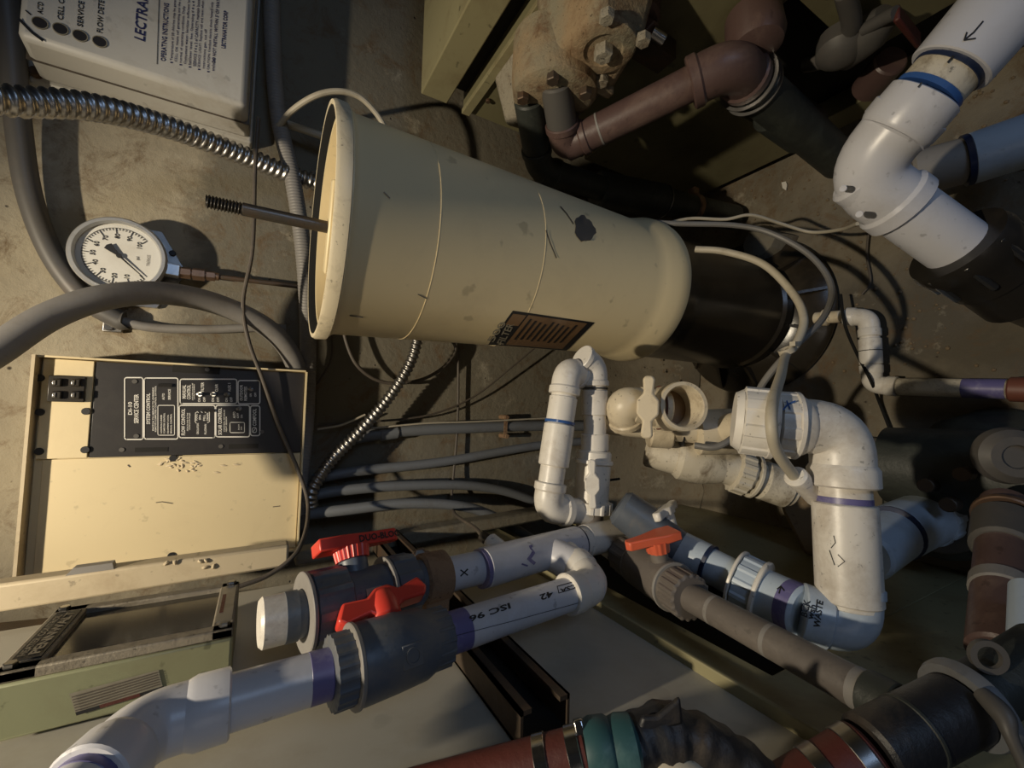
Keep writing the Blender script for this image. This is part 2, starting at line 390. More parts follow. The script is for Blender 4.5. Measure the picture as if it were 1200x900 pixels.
obj('thread', g, 'black', t, ang=60)
obj('lower_shell', G().lathe(AX, (0, 0, 1), [(.045, .090), (.05, .102), (.065, .104), (.075, .1055), (.08, .101), (.295, .1005), (.31, .104), (.329, .109), (.329, .05)], 96), 'blacktank', t, ang=28)
obj('base_ring', G().lathe(AX, (0, 0, 1), [(.001, .150), (.012, .153), (.022, .146), (.034, .115), (.044, .100), (.044, .08), (.001, .08)], 72, closed=True), 'blacktank', t)
for k in range(12):
    a = math.radians(30*k+10); d = V((math.cos(a), math.sin(a), 0))
    obj('base_rib', G().prism([(.103, .03), (.145, .022), (.148, .024), (.106, .058)], AX-d.cross(V((0, 0, 1)))*.0025, d, (0, 0, 1), d.cross(V((0, 0, 1))), .005), 'blacktank', t)
def cone_hit(off):
    def h(x, y):
        r = R0
        for _ in range(4): p = cyl_hit(AX, (0, 0, 1), r)(x, y); r = Rz(p.z)+off
        return p
    return h
hs = cone_hit(.0004)
# seams
for z_ in (.700, .575): obj('seam', G().lathe(AX, (0, 0, 1), [(z_-.0003, Rz(z_)-.004), (z_-.0003, Rz(z_)+.0003), (z_+.0003, Rz(z_)+.0003), (z_+.0003, Rz(z_)-.004)], 96, closed=True), 'tank', t)
# wrap-around label
g = G(); patch(g, (572, 404), (601, 364), (697, 378), (664, 411), lambda x, y: hs(x, y), 16, 16); lab = obj('label', g, 'ink', t, label='brown and black instruction label')
h2 = cone_hit(.0008); h3 = cone_hit(.0012)
def strip(g, x0, x1, a0, a1, h):   # a runs from the lower edge (0) to the upper edge (1) of the label, x from its left side
    def pt(s_, a): 
        l = (572+29*a, 404-40*a); r_2 = (664+33*a, 411-33*a); return (l[0]+(r_2[0]-l[0])*s_, l[1]+(r_2[1]-l[1])*s_)
    patch(g, pt(x0, a0), pt(x0, a1), pt(x1, a1), pt(x1, a0), h, 10, 8)
g = G(); strip(g, .21, .93, .04, .94, h2); strip(g, .03, .19, .60, .92, h2); obj('label_field', g, 'labbrown', lab)
g = G()
for k in range(9): strip(g, .26+.07*k, .285+.07*k, .2+.02*(k % 3), .84-.03*(k % 4), h3)
obj('label_print', g, 'ink', lab, kind='stuff')
g = G()
decal_text(g, '500', (578, 401), (594, 378), (570, 400), h2, .02)
decal_text(g, 'FILTER', (590, 404), (603, 380), (582, 402), h2, .02)
obj('label_lettering', g, 'sticker', lab)
g = G(); c0 = (685, 268)
b0 = len(g.v); g.v.append(h2(*c0))
for k in range(22):
    a = 2*math.pi*k/22; rr = 1+.10*math.sin(3*a+1)+.07*math.sin(7*a)+random.uniform(-.04, .04); g.v.append(h2(c0[0]+12*rr*math.cos(a)+2*math.sin(a), c0[1]+15*rr*math.sin(a)))
for k in range(22): g.f.append((b0, b0+1+k, b0+1+(k+1) % 22))
obj('stain', g, 'conduit3', t, label='dark smudge')
g = G()
for p in (((657, 242), (664, 250), (672, 262)), ((640, 270), (645, 285), (652, 302)), ((450, 225), (457, 232)), ((410, 370), (425, 372)), ((490, 345), (500, 350))): decal_line(g, p, 1.2, h2)
obj('scratch', g, 'conduit3', t)
# small drain spout from the tank base ring
t = thing('drain_pipe', 'small white drain pipe with two elbows lying on the floor by the black tank foot', 'pipe', PZ(1020, 400, .0))
zf = .03; a, b, c, d, e = PZ(955, 373, zf), PZ(985, 371, zf), PZ(1018, 372, zf), PZ(1022, 451, zf), PZ(1052, 453, zf)
f_ = PZ(1182, 456, zf); h_ = PZ(1215, 457, zf)
r = .0135
obj('nipple', G().cyl(a, b, .010).lathe(a.lerp(b, .3), b-a, [(0, .011), (.002, .014), (.008, .014), (.01, .011)], 20), 'pvc_old', t)
elbow(t, b, c, d, r, 'pvc', 1.0); seg_(t, 'pipe', c.lerp(d, .2), c.lerp(d, .85), r*.93, 'pvc'); elbow(t, c, d, e, r, 'pvc', 1.0)
sleeve(t, 'coupling', c, d, .32, .70, r*1.08, 'pvc'); rings(t, c.lerp(d, .5), 0, d-c, r*1.1, 'ink', .0006, 'pen_mark')
seg_(t, 'pipe', e, f_, r*.93, 'pvc_dirty'); sleeve(t, 'primer_band', e, f_, .62, .99, r*.95, 'primer'); seg_(t, 'end_fitting', f_, h_, r*1.15, 'dullred')
# ================================================================== CHLORINATOR BOX
t = thing('chlorinator_box', 'grey-white electronic chlorinator control box high on the wall with navy lettering', 'control box', (.26, .72, .9))
yf = .672
bl_, tlp, br_, trp = PY(287, 125, yf), PY(15, 45, yf), PY(292, -70, yf), PY(0, -120, yf)
x0, x1 = PY(287, 125, yf).x, .62; z0 = PY(289, 110, yf).z; z1 = PY(20, 20, yf).z
fr = [V((x0, yf, z0)), V((x1, yf, z0)), V((x1, yf, z1)), V((x0, yf, z1))]
bk = [V((x0-.006, .745, z0-.004)), V((x1+.006, .745, z0-.004)), V((x1+.006, .745, z1+.004)), V((x0-.006, .745, z1+.004))]
obj('housing', G().solid(fr, bk), 'chbox', t, bev=.007)
obj('mounting_flange', G().box((x0-.010, .745, z0-.006), (x1+.010, .769, z1+.02)), 'chbox', t, bev=.004)
obj('lid_joint', G().box((x0-.0045, .706, z0-.0032), (x1+.0045, .7075, z1+.0032)), 'wire', t)
hf = lambda x, y: PY(x, y, yf-.0006)
g = G()
decal_text(g, 'LECTRANATOR', (170, 49), (177, -43), (157, 44), hf, .02)
decal_text(g, 'OPERATING INSTRUCTIONS', (194, 72), (198, 4), (188, 71), hf, .02)
decal_text(g, "DO NOT INSTALL WITHIN 5' OF WATER'S EDGE", (252, 74), (259, -20), (248, 73), hf, .02)
decal_text(g, 'LECTRANATOR CORP', (264, 57), (267, 13), (259, 56), hf, .03)
lines = ['Temperature of 20 chlorine may be generated', 'CELL: OK means cell generating and the system', 'normal of operating condition. Daily', 'Competent water: Sanitizer sufficient level',
         'Sanitizer level: See: Operating if 4 x 4 digits', 'SERVICE if 4 x 2 of CAPACITY maintain boost', 'SERVICE LIGHT: Replace cell and reset when the', 'instructions gen. cut off', 'CAUTION: Conduct electric shock hazard only', 'enclosed']
for k, s in enumerate(lines):
    x = 199+5.4*k; y = 71+1.35*k; L2 = len(s)*1.85
    decal_text(g, s, (x+3.6, y), (x+3.6+L2*.06, y-L2), (x, y-.3), hf, .015)
    if k % 2 == 0:
        decal_line(g, [(x+1, y+2.0), (x+2.6, y+2.2)], 1.6, hf)
obj('print', g, 'navy', t)
g = G(); decal_line(g, [(184, 75), (187, -20)], .9, hf)
for k, s in enumerate(("AC'D", 'CELL C', 'SERVICE', 'FLOW DETE')):
    cx, cy = [(47, 27), (71, 34), (94, 42), (117, 49)][k]; L2 = (14, 24, 30, 38)[k]
    decal_text(g, s, (cx+3, cy-10), (cx+3+L2*.06, cy-10-L2), (cx-4, cy-12), hf, .018)
decal_line(g, [(22, 22), (38, 38), (50, 47)], 3.2, hf); decal_line(g, [(30, 12), (36, 17)], 1.5, hf)
obj('print', g, 'ink', t)
g = G()
for cx, cy in ((47, 27), (71, 34), (94, 42), (117, 49)):
    c = hf(cx, cy); bz = obj('indicator_bezel', G().tubepiece(c+V((0, .002, 0)), c+V((0, -.0008, 0)), .0068, .0060, 24), 'sticker', t)
    obj('indicator_lamp', G().cyl(c+V((0, .001, 0)), c+V((0, -.0004, 0)), .0061, 20), 'boxdk', bz)
c = PY(42, 85, .742)
obj('screw', G().cyl(c+V((0, .01, 0)), c+V((0, -.004, 0)), .006, 12), 'iron', t)
# ================================================================== PRESSURE GAUGE
GC = PY(139, 299, .726)
t = thing('pressure_gauge', 'round pressure gauge with white dial and grey metal bezel on the concrete wall', 'gauge', (GC.x, .77, GC.z-.045))
rg = .0475; B = V((0, 1, 0))
hexr = lambda a: 1/max(math.cos(((a) % (math.pi/3))-math.pi/6), .5)*.9
obj('mounting_plate', G().lathe(V((GC.x-.003, .762, GC.z-.004)), B, [(0, .060), (.006, .060)], 48, hexr), 'alu', t)
obj('case', G().lathe(GC, B, [(.0085, rg-.003), (.0086, rg-.001), (.030, rg-.002), (.036, rg-.006)], 64), 'black', t)
obj('bezel', G().lathe(GC, -B, [(-.008, rg-.004), (-.008, rg+.0015), (-.001, rg+.002), (.002, rg), (.002, rg-.0035), (-.003, rg-.0055)], 64, closed=True), 'bezelm', t)
dl = obj('dial', G().lathe(GC, -B, [(-.008, rg-.004), (-.006, rg-.004)], 64), 'face', t)
yd = GC.y+.0052
def dial(g, pts): 
    b0 = len(g.v)
    for (x, z) in pts: g.v.append(V((GC.x+x, yd, GC.z+z)))
    g.f.append(tuple(range(b0, b0+len(pts))))
g = G(); rd = .0365
for k in range(51):
    a = math.radians(-135+5.4*k); dx, dz = math.sin(a), math.cos(a); l = .007 if k % 5 == 0 else .0028; w2 = .0004 if k % 5 else .0005
    dial(g, [(dx*rd-dz*w2, dz*rd+dx*w2), (dx*rd+dz*w2, dz*rd-dx*w2), (dx*(rd-l)+dz*w2, dz*(rd-l)-dx*w2), (dx*(rd-l)-dz*w2, dz*(rd-l)+dx*w2)])
for k in range(60):
    a, b = math.radians(-135+4.5*k), math.radians(-135+4.5*(k+1)); dial(g, [(math.sin(a)*rd, math.cos(a)*rd), (math.sin(b)*rd, math.cos(b)*rd), (math.sin(b)*(rd+.0005), math.cos(b)*(rd+.0005)), (math.sin(a)*(rd+.0005), math.cos(a)*(rd+.0005))])
def dtext(g, s, cx, cz, h_, rot=0):
    vs, fs = text_mesh(s, .02); x0 = min(v.x for v in vs); x1 = max(v.x for v in vs); y0 = min(v.y for v in vs); y1 = max(v.y for v in vs)
    k = h_/(y1-y0); b0 = len(g.v)
    for v in vs: g.v.append(V((GC.x+cx+(v.x-(x0+x1)/2)*k, yd, GC.z+cz+(v.y-(y0+y1)/2)*k)))
    g.f += [tuple(b0+i for i in f) for f in fs]
for k in range(1, 11):
    a = math.radians(-135+27*k); dtext(g, str(10*k), math.sin(a)*.0262, math.cos(a)*.0262, .0050)
dtext(g, 'psi', 0.001, -.018, .0040)
obj('dial_print', g, 'ink', dl)
g = G(); dtext(g, 'TRERICE', 0, -.0285, .0030); obj('dial_print', g, 'conduit', dl)
a = math.radians(-137); d = V((math.sin(a), 0, math.cos(a))); n_ = V((d.z, 0, -d.x)); c = V((GC.x, GC.y+.003, GC.z))
nd = obj('needle', G().prism([(-.016, -.005), (-.0175, .0), (-.016, .005), (0, .0012), (.034, .0005), (.034, -.0005), (0, -.0012)], c, d, n_, V((0, -1, 0)), .0006), 'ink', t)
obj('needle_hub', G().cyl(c, c+V((0, -.0015, 0)), .003, 16), 'ink', nd)
for ang_ in (35, 155, 275):
    p_ = V((GC.x+math.sin(math.radians(ang_))*.054, .762, GC.z+math.cos(math.radians(ang_))*.054)); obj('screw', G().cyl(p_, p_+V((0, -.004, 0)), .004, 10), 'ink', t)
p0 = V((GC.x-.006, .74, GC.z-rg+.006)); p1 = V((GC.x-.007, .742, GC.z-rg-.014))
obj('stem', G().bar(p0, p1, .016, .016), 'alu', t, bev=.001)
pe = PY(352, 336, .745); dd = nrm(pe-p1)
obj('brass_adapter', G().cyl(p1, p1+dd*.012, .008, 6, 0).cyl(p1+dd*.014, p1+dd*.028, .0085, 6, 0).cyl(p1+dd*.030, p1+dd*.040, .007, 6, 0).cyl(p1, p1+dd*.045, .0055, 14), 'brass', t)
obj('copper_tube', G().sweep([p1+dd*.04, pe, pe+dd*.05], .0036, 10), 'iron', t)
# ================================================================== SERVICE PANEL
t = thing('service_panel', 'shallow cream electrical service panel with a black printed control face', 'control panel', (-.08, .735, .787))
X0, X1, Z0, Z1 = -.210, .0445, .787, 1.064; YF = .705
obj('back_box', G().box((X0, YF+.002, Z0), (X1, .768, Z1)), 'cream', t, bev=.001)
obj('top_hood', G().box((X0, .6885, Z1), (X1+.002, .768, Z1+.003)), 'trim', t)
obj('side_lip', G().box((X1, .694, Z0), (X1+.0022, .768, Z1)), 'cream', t)
obj('side_lip', G().box((X0-.0022, .694, Z0), (X0, .768, Z1)), 'cream', t)
obj('bottom_lip', G().box((X0, .694, Z0-.0022), (X1, .768, Z0)), 'cream', t)
hp = lambda x, y: PY(x, y, YF)
zs = hp(108, 480).z; xb = hp(150, 535).x
obj('breaker_cover', G().box((xb, YF-.0045, zs), (X1-.001, YF+.001, Z1-.003)), 'cream', t, bev=.0008)
cf = obj('control_face', G().box((xb, YF-.003, Z0+.001), (X1-.001, YF+.001, zs-.001)), 'boxdk', t, bev=.0008)
obj('lower_cover', G().box((X0+.001, YF-.0015, Z0+.001), (xb-.001, YF+.001, Z1-.008)), 'cream', t, bev=.0008)
br = obj('breaker_block', G().box((hp(80, 471).x, YF-.010, hp(103, 455).z), (hp(80, 441).x, YF-.0045, hp(60, 455).z)), 'black', t, bev=.0008)
for cx in (68, 90):
    for cy in (448.5, 463):
        c = PY(cx, cy, YF-.010); obj('breaker_toggle', G().box(c+V((-.0045, -.005, -.004)), c+V((.0045, 0, .004))), 'black', br, bev=.0012)
        obj('rocker', G().box(c+V((-.003, -.0062, .000)), c+V((.003, -.004, .0035))), 'steel', br, bev=.0008)
for cx, cy in ((101, 482), (100, 527), (47, 443), (47, 483), (46, 529)):
    c = PY(cx, cy, YF-.0045); obj('screw', G().cyl(c, c+V((0, -.0015, 0)), .0042, 14), 'ink', t)
for cx, cy in ((203, 537), (201, 651)):
    c = PY(cx, cy, YF-.0015); obj('screw', G().cyl(c, c+V((0, -.0018, 0)), .0042, 14), 'ink', t)
for cx, cy in ((143, 527), (160, 511), (158, 447), (259, 523), (307, 506), (243, 433)):
    c = PY(cx, cy, YF-.003); obj('screw', G().cyl(c, c+V((0, -.0012, 0)), .0028, 12), 'conduit3', t)
for (a0, b0_, a1, b1) in ((202, 430, 258, 436), (158, 524, 197, 530), (268, 520, 303, 526)):
    p, q = PY(a0, b1, YF-.003), PY(a1, b0_, YF-.003)
    obj('slot', G().box((min(p.x, q.x), YF-.0036, min(p.z, q.z)), (max(p.x, q.x), YF-.002, max(p.z, q.z))), 'void', cf)
hq = lambda x, y: PY(x, y, YF-.0036)
g = G()
for rct in ((146, 442.5, 167.5, 515), (169, 443, 208.5, 514.5), (211, 444.3, 277.5, 473), (279, 446, 304.5, 473.3), (210, 475, 252, 513), (253, 475, 292.5, 512), (293.5, 475.5, 304.5, 510.5)): decal_line(g, rrect(*rct), 1.3, hq)
for rct in ((185, 475, 204.5, 510), (269.5, 495, 286.5, 507)): decal_line(g, rrect(*rct, 1.5), .8, hq)
for s, xl, xr, ys, ye in (('DI-10', 150, 155, 486, 471), ('SERVICE CENTER', 157, 162.5, 496, 462), ('SYSTEM CONTROL', 171.5, 176, 497, 461), ('SWITCH TO SERVICE TO OVERRIDE', 178.5, 180.5, 505, 454), ('REMOTE COMPUTER CONTROL OF POOL', 181.5, 183.3, 506, 452),
    ('AUTO', 190, 193, 468.5, 461), ('SERVICE', 197, 200, 468.5, 456), ('CONTROLS UNDER', 188, 190, 508, 486), ('COMPUTER CONTROL', 191.5, 193.5, 508, 484), ('EQUIPMENT LOCAL', 196, 198, 508, 486), ('MANUAL CONTROL', 199.5, 201.5, 508, 485),
    ('MANUAL', 213.5, 218, 467, 451), ('CONTROL', 219, 223.5, 468, 451), ('SWITCHES ON OR OFF', 225, 226.5, 469, 449), ('LOCAL EQUIPMENT', 227, 228.5, 468, 450), ('FILTER', 235.5, 239, 459, 448), ('CLNR', 252, 255.5, 459, 450), ('AUX 1', 267, 270.5, 459, 449),
    ('ON', 232, 235, 471, 466), ('OFF', 238, 241, 471, 465.5), ('ON', 248, 251, 471, 466), ('OFF', 254, 257, 471, 465.5), ('ON', 264, 267, 471, 466), ('OFF', 269.5, 272.5, 471, 465.5),
    ('OUTDOOR', 281, 284.5, 469.5, 451), ('REMOTES', 286, 289.5, 469.5, 453), ('ON', 292.5, 295, 465, 461), ('OFF', 298, 300.5, 465, 460),
    ('FLOW CONTROL', 212.5, 217, 510, 479), ('SELECTS ONE OF THE', 219, 220.5, 505, 484), ('WATER FLOW MODES', 221.5, 223, 504, 484), ('CIRCULATION', 230.5, 233, 509, 496), ('FILL/DRAIN', 239.5, 242, 509, 497), ('POOL', 229, 231.5, 493, 485), ('SPA', 233, 235.5, 492, 486), ('FILL', 238, 240.5, 493, 486), ('DRAIN', 242, 244.5, 493, 484),
    ('SOLAR CONTROL', 255.5, 260, 509.5, 478), ('CONTROL OF SOLAR', 262, 263.5, 506, 480), ('HEAT SENSOR', 264.5, 266, 506, 488), ('AUTO', 273, 276, 490, 482.5), ('OFF', 277.5, 280, 490, 484), ('ON', 281.8, 284.5, 490, 486), ('SOLAR', 279, 280.6, 504, 497), ('ON', 282, 283.6, 504, 500),
    ('COMPOOL', 296, 300.5, 499, 479)): vt(g, s, xl, xr, ys, ye, hq, .018)
decal_line(g, rrect(295.7, 501, 300.5, 507, 2), .9, hq); decal_line(g, [(300, 501), (296, 507)], .8, hq)
decal_line(g, [(230.5, 483), (229, 484), (228.5, 494), (230, 496)], .7, hq); decal_line(g, [(243, 482), (245.5, 483), (245.5, 494), (243, 495.5)], .7, hq)
for x in (231, 235.5, 239.5): decal_line(g, [(x, 482.3), (x+1.6, 483.6)], .7, hq)
obj('print', g, 'print', cf)
for cx, cy in ((235, 462), (251, 462), (267, 462), (294.5, 456), (281, 479)):
    c = PY(cx, cy, YF-.003); obj('toggle_switch', G().lathe(c, (0, -1, .3), [(0, .003), (.002, .003), (.002, .0014), (.008, .002), (.009, .0012)], 12), 'alu', cf)
for cx, cy in ((194, 451.5), (245, 481)):
    c = PY(cx, cy, YF-.003); obj('slide_switch', G().box(c+V((-.002, -.003, -.007)), c+V((.002, 0, .007))), 'black', cf)
# dried foam smears on the lower cover
for k in range(26):
    a = random.random()*6.28; rr = random.random()**.5; cx, cy = 214+27*rr*math.cos(a), 545+9*rr*math.sin(a)+.08*(27*rr*math.cos(a))
    c = PY(cx, cy, YF-.0015); l = random.uniform(.002, .006); b2 = random.random()*3
    d2 = V((math.sin(b2)*l*.6, 0, math.cos(b2)*l)); g = G().sweep(smooth([c-d2, c+V((random.uniform(-.001, .001), -.0005, 0)), c+d2], 3), [.0006+.0007*math.sin(math.pi*i/6) for i in range(7)], 7)
    if k == 0: G0 = g
    else:
        b0 = len(G0.v); G0.v += g.v; G0.f += [tuple(b0+i for i in f) for f in g.f]
for cx, cy in ((277, 545), (254, 554), (262, 546)):
    c = PY(cx, cy, YF-.0015); G0.sweep([c-V((.0, 0, .004)), c+V((.0005, -.0005, 0)), c+V((.001, 0, .004))], [.0006, .0014, .0006], 7)
obj('foam_smear', G0, 'foam', t, kind='stuff', label='dried cream foam smear')
g = G(); decal_line(g, [(183, 589), (190, 588), (202, 590)], 1, lambda x, y: PY(x, y, YF-.0021)); decal_line(g, [(320, 594), (328, 593)], 1, lambda x, y: PY(x, y, YF-.0021)); decal_line(g, [(150, 545), (152, 547)], 1.5, lambda x, y: PY(x, y, YF-.0021)); obj('scratch', g, 'wire', t)
# ================================================================== TAN BOARD + ledge under the panel
a, b = PY(-40, 703, .60), PY(338, 648, .60)
tb = thing('tan_board', 'long tan painted board crossing in front of the lower edge of the service panel', 'board', (a.x, .6, b.z))
n_ = nrm(b-a)
obj('board', G().bar(a, b, .026, .022, (1, 0, 0)), 'trim', tb, bev=.003)
g = G()
for (px, py) in ((195, 660), (205, 659), (235, 658), (242, 657), (250, 664), (240, 665)):
    c = PY(px, py, .588); g.lathe(c, (0, -1, 0), [(0, .0026), (.001, .002), (.002, .0007)], 7, lambda a: 1+.3*math.sin(2*a+px))
obj('plaster_crumb', g, 'trim', tb, kind='stuff')
g = G(); c0 = [PY(78, 674, .60), PY(90, 662, .60), PY(135, 656, .60), PY(137, 664, .60), PY(110, 676, .60)]
g.solid(c0, [p+V((0, -.010, 0)) for p in c0]); obj('chipped_edge', g, 'conduit', tb)
a, b = PY(345, 652, .66), PY(640, 600, .66)
tag(obj('concrete_ledge', G().bar(a, b, .02, .03, (1, 0, 0)), 'wall', bev=.004), 'thin rough concrete ledge running on from the end of the tan board', 'ledge')
a, b = PY(-60, 718, .64), PY(500, 668, .64)
tag(obj('dark_shelf_bar', G().bar(a+V((-.03, 0, 0)), b+V((-.03, 0, 0)), .02, .03, (1, 0, 0)), 'iron'), 'dark metal bar in the shadow below the tan board', 'bar')
# ================================================================== LEFT HEATER UNIT
XL = -.212
t = thing('left_heater_cabinet', 'large sheet metal cabinet with beige upper sheet and slotted olive base, behind the red-handled valves', 'cabinet', (XL-.15, .35, 0))
zr1 = PX(700, 711, XL).z; zs1 = PX(725, 705, XL).z-.006; zs0 = .325; yn = PX(888, 806, XL).y
obj('beige_sheet', G().box((XL-.35, .06, zr1+.004), (XL, .575, 1.5)), 'beige', t, bev=.002)
zr0 = PX(800, 735, XL).z
g = G()
g.box((XL-.004, .06, zs1), (XL+.006, .66, zr1+.003)).box((XL-.002, .06, zr1+.002), (XL+.010, .66, zr1+.006))
obj('base_rail', g, 'olive2', t, bev=.001)
obj('base_panel', G().box((XL-.004, .06, .0), (XL+.004, yn, zs1)), 'olive2', t, bev=.001)
obj('base_panel', G().box((XL-.004, yn, .0), (XL+.004, .66, zs0)), 'olive2', t, bev=.001)
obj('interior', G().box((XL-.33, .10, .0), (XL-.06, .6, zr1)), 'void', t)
# unistrut channel across the beige sheet
zc = PX(565, 780, XL).z
t = thing('strut_channel', 'dark rusty open steel strut channel fixed across the beige sheet under the pipes', 'channel', (XL, .4, zc-.02))
g = G(); hw = .019
g.box((XL+.001, .235, zc-hw), (XL+.003, .66, zc+hw)); obj('web', g, 'void', t)
obj('flange', G().box((XL+.001, .235, zc+hw-.002), (XL+.024, .66, zc+hw)).box((XL+.021, .235, zc+hw-.008), (XL+.024, .66, zc+hw)), 'iron', t)
obj('flange', G().box((XL+.001, .235, zc-hw), (XL+.024, .66, zc-hw+.002)).box((XL+.021, .235, zc-hw), (XL+.024, .66, zc-hw+.008)), 'iron', t)
# ================================================================== GREEN SIGHT-WINDOW BOX
XB = -.17
cs = [PX(20, 795, XB), PX(265, 742, XB), PX(265, 690, XB), PX(75, 720, XB)]
ya = .384; yb = .480; za = .850; zb = .972
t = thing('sight_window_box', 'sage green metal box with a dirty framed sight window and warning sticker', 'box', (XB-.05, .43, za))
obj('body', G().box((XB-.038, ya, za), (XB-.004, yb, zb)), 'green', t, bev=.002)
g = G(); fw = .010
g.box((XB-.004, ya, za), (XB+.003, ya+fw, zb)).box((XB-.004, yb-fw, za), (XB+.003, yb, zb)).box((XB-.004, ya, za), (XB+.003, yb, za+.014)).box((XB-.004, ya, zb-.020), (XB+.003, yb, zb))
wfr = obj('window_frame', g, 'castalu', t, bev=.0012)
obj('window_glass', G().box((XB-.006, ya+fw, za+.014), (XB-.001, yb-fw, zb-.020)), 'dglass', t)
npl = obj('nameplate', G().box((XB+.003, ya+.012, zb-.0175), (XB+.0038, yb-.012, zb-.0035)), 'ink', t)
hb = lambda u, v_: V((XB+.0044, ya+.016+u*(yb-ya-.032), zb-.0160+v_*.0115))
g = G(); decal_text(g, 'HEATER CONTROL', (.0, .62), (.95, .62), (.0, .95), hb, .02); decal_text(g, 'PENNWALT', (.0, .05), (1, .05), (.0, .52), hb, .03)
obj('nameplate_lettering', g, 'castalu', npl)
obj('rating_plate', G().box((XB+.003, ya+.014, za+.002), (XB+.0036, yb-.012, za+.012)), 'alu', t)
obj('rating_plate_band', G().box((XB+.0036, ya+.03, za+.0085), (XB+.004, yb-.03, za+.011)), 'redhose', t)
for y in (ya+.006, yb-.006):
    for z in (za+.006, zb-.006): obj('bolt', G().cyl(V((XB+.002, y, z)), V((XB+.006, y, z)), .0036, 6, .0005), 'steel', wfr)
hg = lambda x, y: PY(x, y, ya-.0012); g = G()
patch(g, (89, 837), (191, 806), (186, 785), (81, 813), lambda x, y: PY(x, y, ya-.0006), 2, 2); stk = obj('sticker', g, 'sticker', t)
g = G(); 
for k in range(6):
    f0 = k/7+.05; decal_line(g, [(84+f0*6, 816+f0*22), (184+f0*5, 787+f0*19)], 1.2, hg)
obj('sticker_print', g, 'wire', stk)
g = G(); decal_line(g, [(90, 836.5), (118, 828)], 4, hg); decal_line(g, [(165, 814), (191, 806)], 4, hg); obj('sticker_band', g, 'ink', stk)
g = G(); decal_line(g, [(118, 828), (165, 814)], 4, hg); obj('sticker_band', g, 'redhose', stk)
# ================================================================== BALL VALVES
def wing_handle(root, c, ax, up, m, L1, w1, h1, style=0):
    ax = nrm(ax); up = nrm(up); side = ax.cross(up)
    if style == 0:     # butterfly lever
        out = [(-L1, -w1*.3), (-L1*.9, -w1*.55), (-L1*.45, -w1*.42), (-L1*.22, -w1), (L1*.22, -w1), (L1*.45, -w1*.42), (L1*.9, -w1*.55), (L1, -w1*.3), (L1, w1*.3), (L1*.9, w1*.55), (L1*.45, w1*.42), (L1*.22, w1), (-L1*.22, w1), (-L1*.45, w1*.42), (-L1*.9, w1*.55), (-L1, w1*.3)]
        o = obj('handle', G().prism(out, c, ax, side, up, h1), m, root, bev=w1*.18)
    elif style == 1:   # long wedge lever
        out = [(-L1*.75, -w1*.95), (-L1*.2, -w1), (L1*.4, -w1*.62), (L1*1.05, -w1*.45), (L1*1.15, 0), (L1*1.05, w1*.45), (L1*.4, w1*.62), (-L1*.2, w1), (-L1*.75, w1*.95)]
        o = obj('handle', G().prism(out, c, ax, side, up, h1), m, root, bev=w1*.1)
    return o
def compact_handle(root, c, ax, up, m, L1, w1, h1):   # blade that stands tall on its hub
    ax = nrm(ax); up = nrm(up); side = ax.cross(up)
    out = [(-L1, h1*.35), (-L1*.85, h1*.98), (-L1*.35, h1*.85), (-L1*.15, h1*1.15), (L1*.15, h1*1.15), (L1*.35, h1*.85), (L1*.85, h1*1.05), (L1, h1*.5), (L1*.9, h1*.2), (L1*.35, h1*.25), (L1*.22, 0), (-L1*.22, 0), (-L1*.35, h1*.2), (-L1*.85, h1*.1)]
    g = G().prism(out, V(c)-side*w1/2, ax, up, side, w1)
    g.lathe(V(c)-up*.002, up, [(0, w1*.78), (h1*.5, w1*.8), (h1*1.1, w1*.62), (h1*1.18, w1*.3)], 24)
    return obj('handle', g, m, root, bev=w1*.14)
# ---- front pipe: elbow, pipe, big red-handled valve, pipe
XP = -.165
A0 = PX(40, 985, XP); A1 = PX(172, 852, XP); A2 = PX(390, 788, XP); A3 = PX(516, 746, XP); A4 = PX(697, 686, XP)
rp = .0142
T2c = PX(655, 640, -.15)                       # tee on the rear pipe
t = thing('front_return_pipe', 'front white return pipe run with elbows and purple primer at its joints', 'pipe', A2-V((0, 0, .05)))
elbow(t, A0, A1, A2, rp*1.13, 'pvc_clean', .75, 1.2)
seg_(t, 'pipe', A1.lerp(A2, .3), A2, rp, 'pvc_clean'); sleeve(t, 'primer_band', A1, A2, .84, .99, rp*1.012, 'primer')
rings(t, A1.lerp(A2, .30), 0, A2-A1, rp*1.16, 'blue_glue', .0012, 'glue_ring')
sleeve(t, 'primer_band', A0, A1, .30, .52, rp*1.02, 'primer'); seg_(t, 'pipe', A0, A0.lerp(A1, .7), rp, 'pvc_clean')
seg_(t, 'pipe', A3, A4, rp, 'pvc_clean'); sleeve(t, 'primer_band', A3, A4, .0, .13, rp*1.012, 'primer'); sleeve(t, 'primer_band', A3, A4, .85, .90, rp*1.012, 'primer')
elbow(t, A3, A4, T2c, rp*1.15, 'pvc', 1.0, 1.0)
seg_(t, 'pipe', A4, T2c, rp, 'pvc')
hc = cyl_hit(A3, A4-A3, rp*1.025); g = G()
decal_text(g, 'ISC 96', (597, 706), (549, 722), (599, 713), hc, .03)
decal_text(g, '42', (647, 692), (632, 697), (649, 699), hc, .03)
decal_text(g, 'CSA', (675, 684), (656, 690), (676, 689), hc, .03); decal_line(g, [(653, 687), (678, 680), (680, 687), (655, 695), (653, 687)], 1, hc)
decal_line(g, [(530, 746), (600, 728), (680, 706)], .7, hc)
obj('pipe_print', g, 'ink', t)
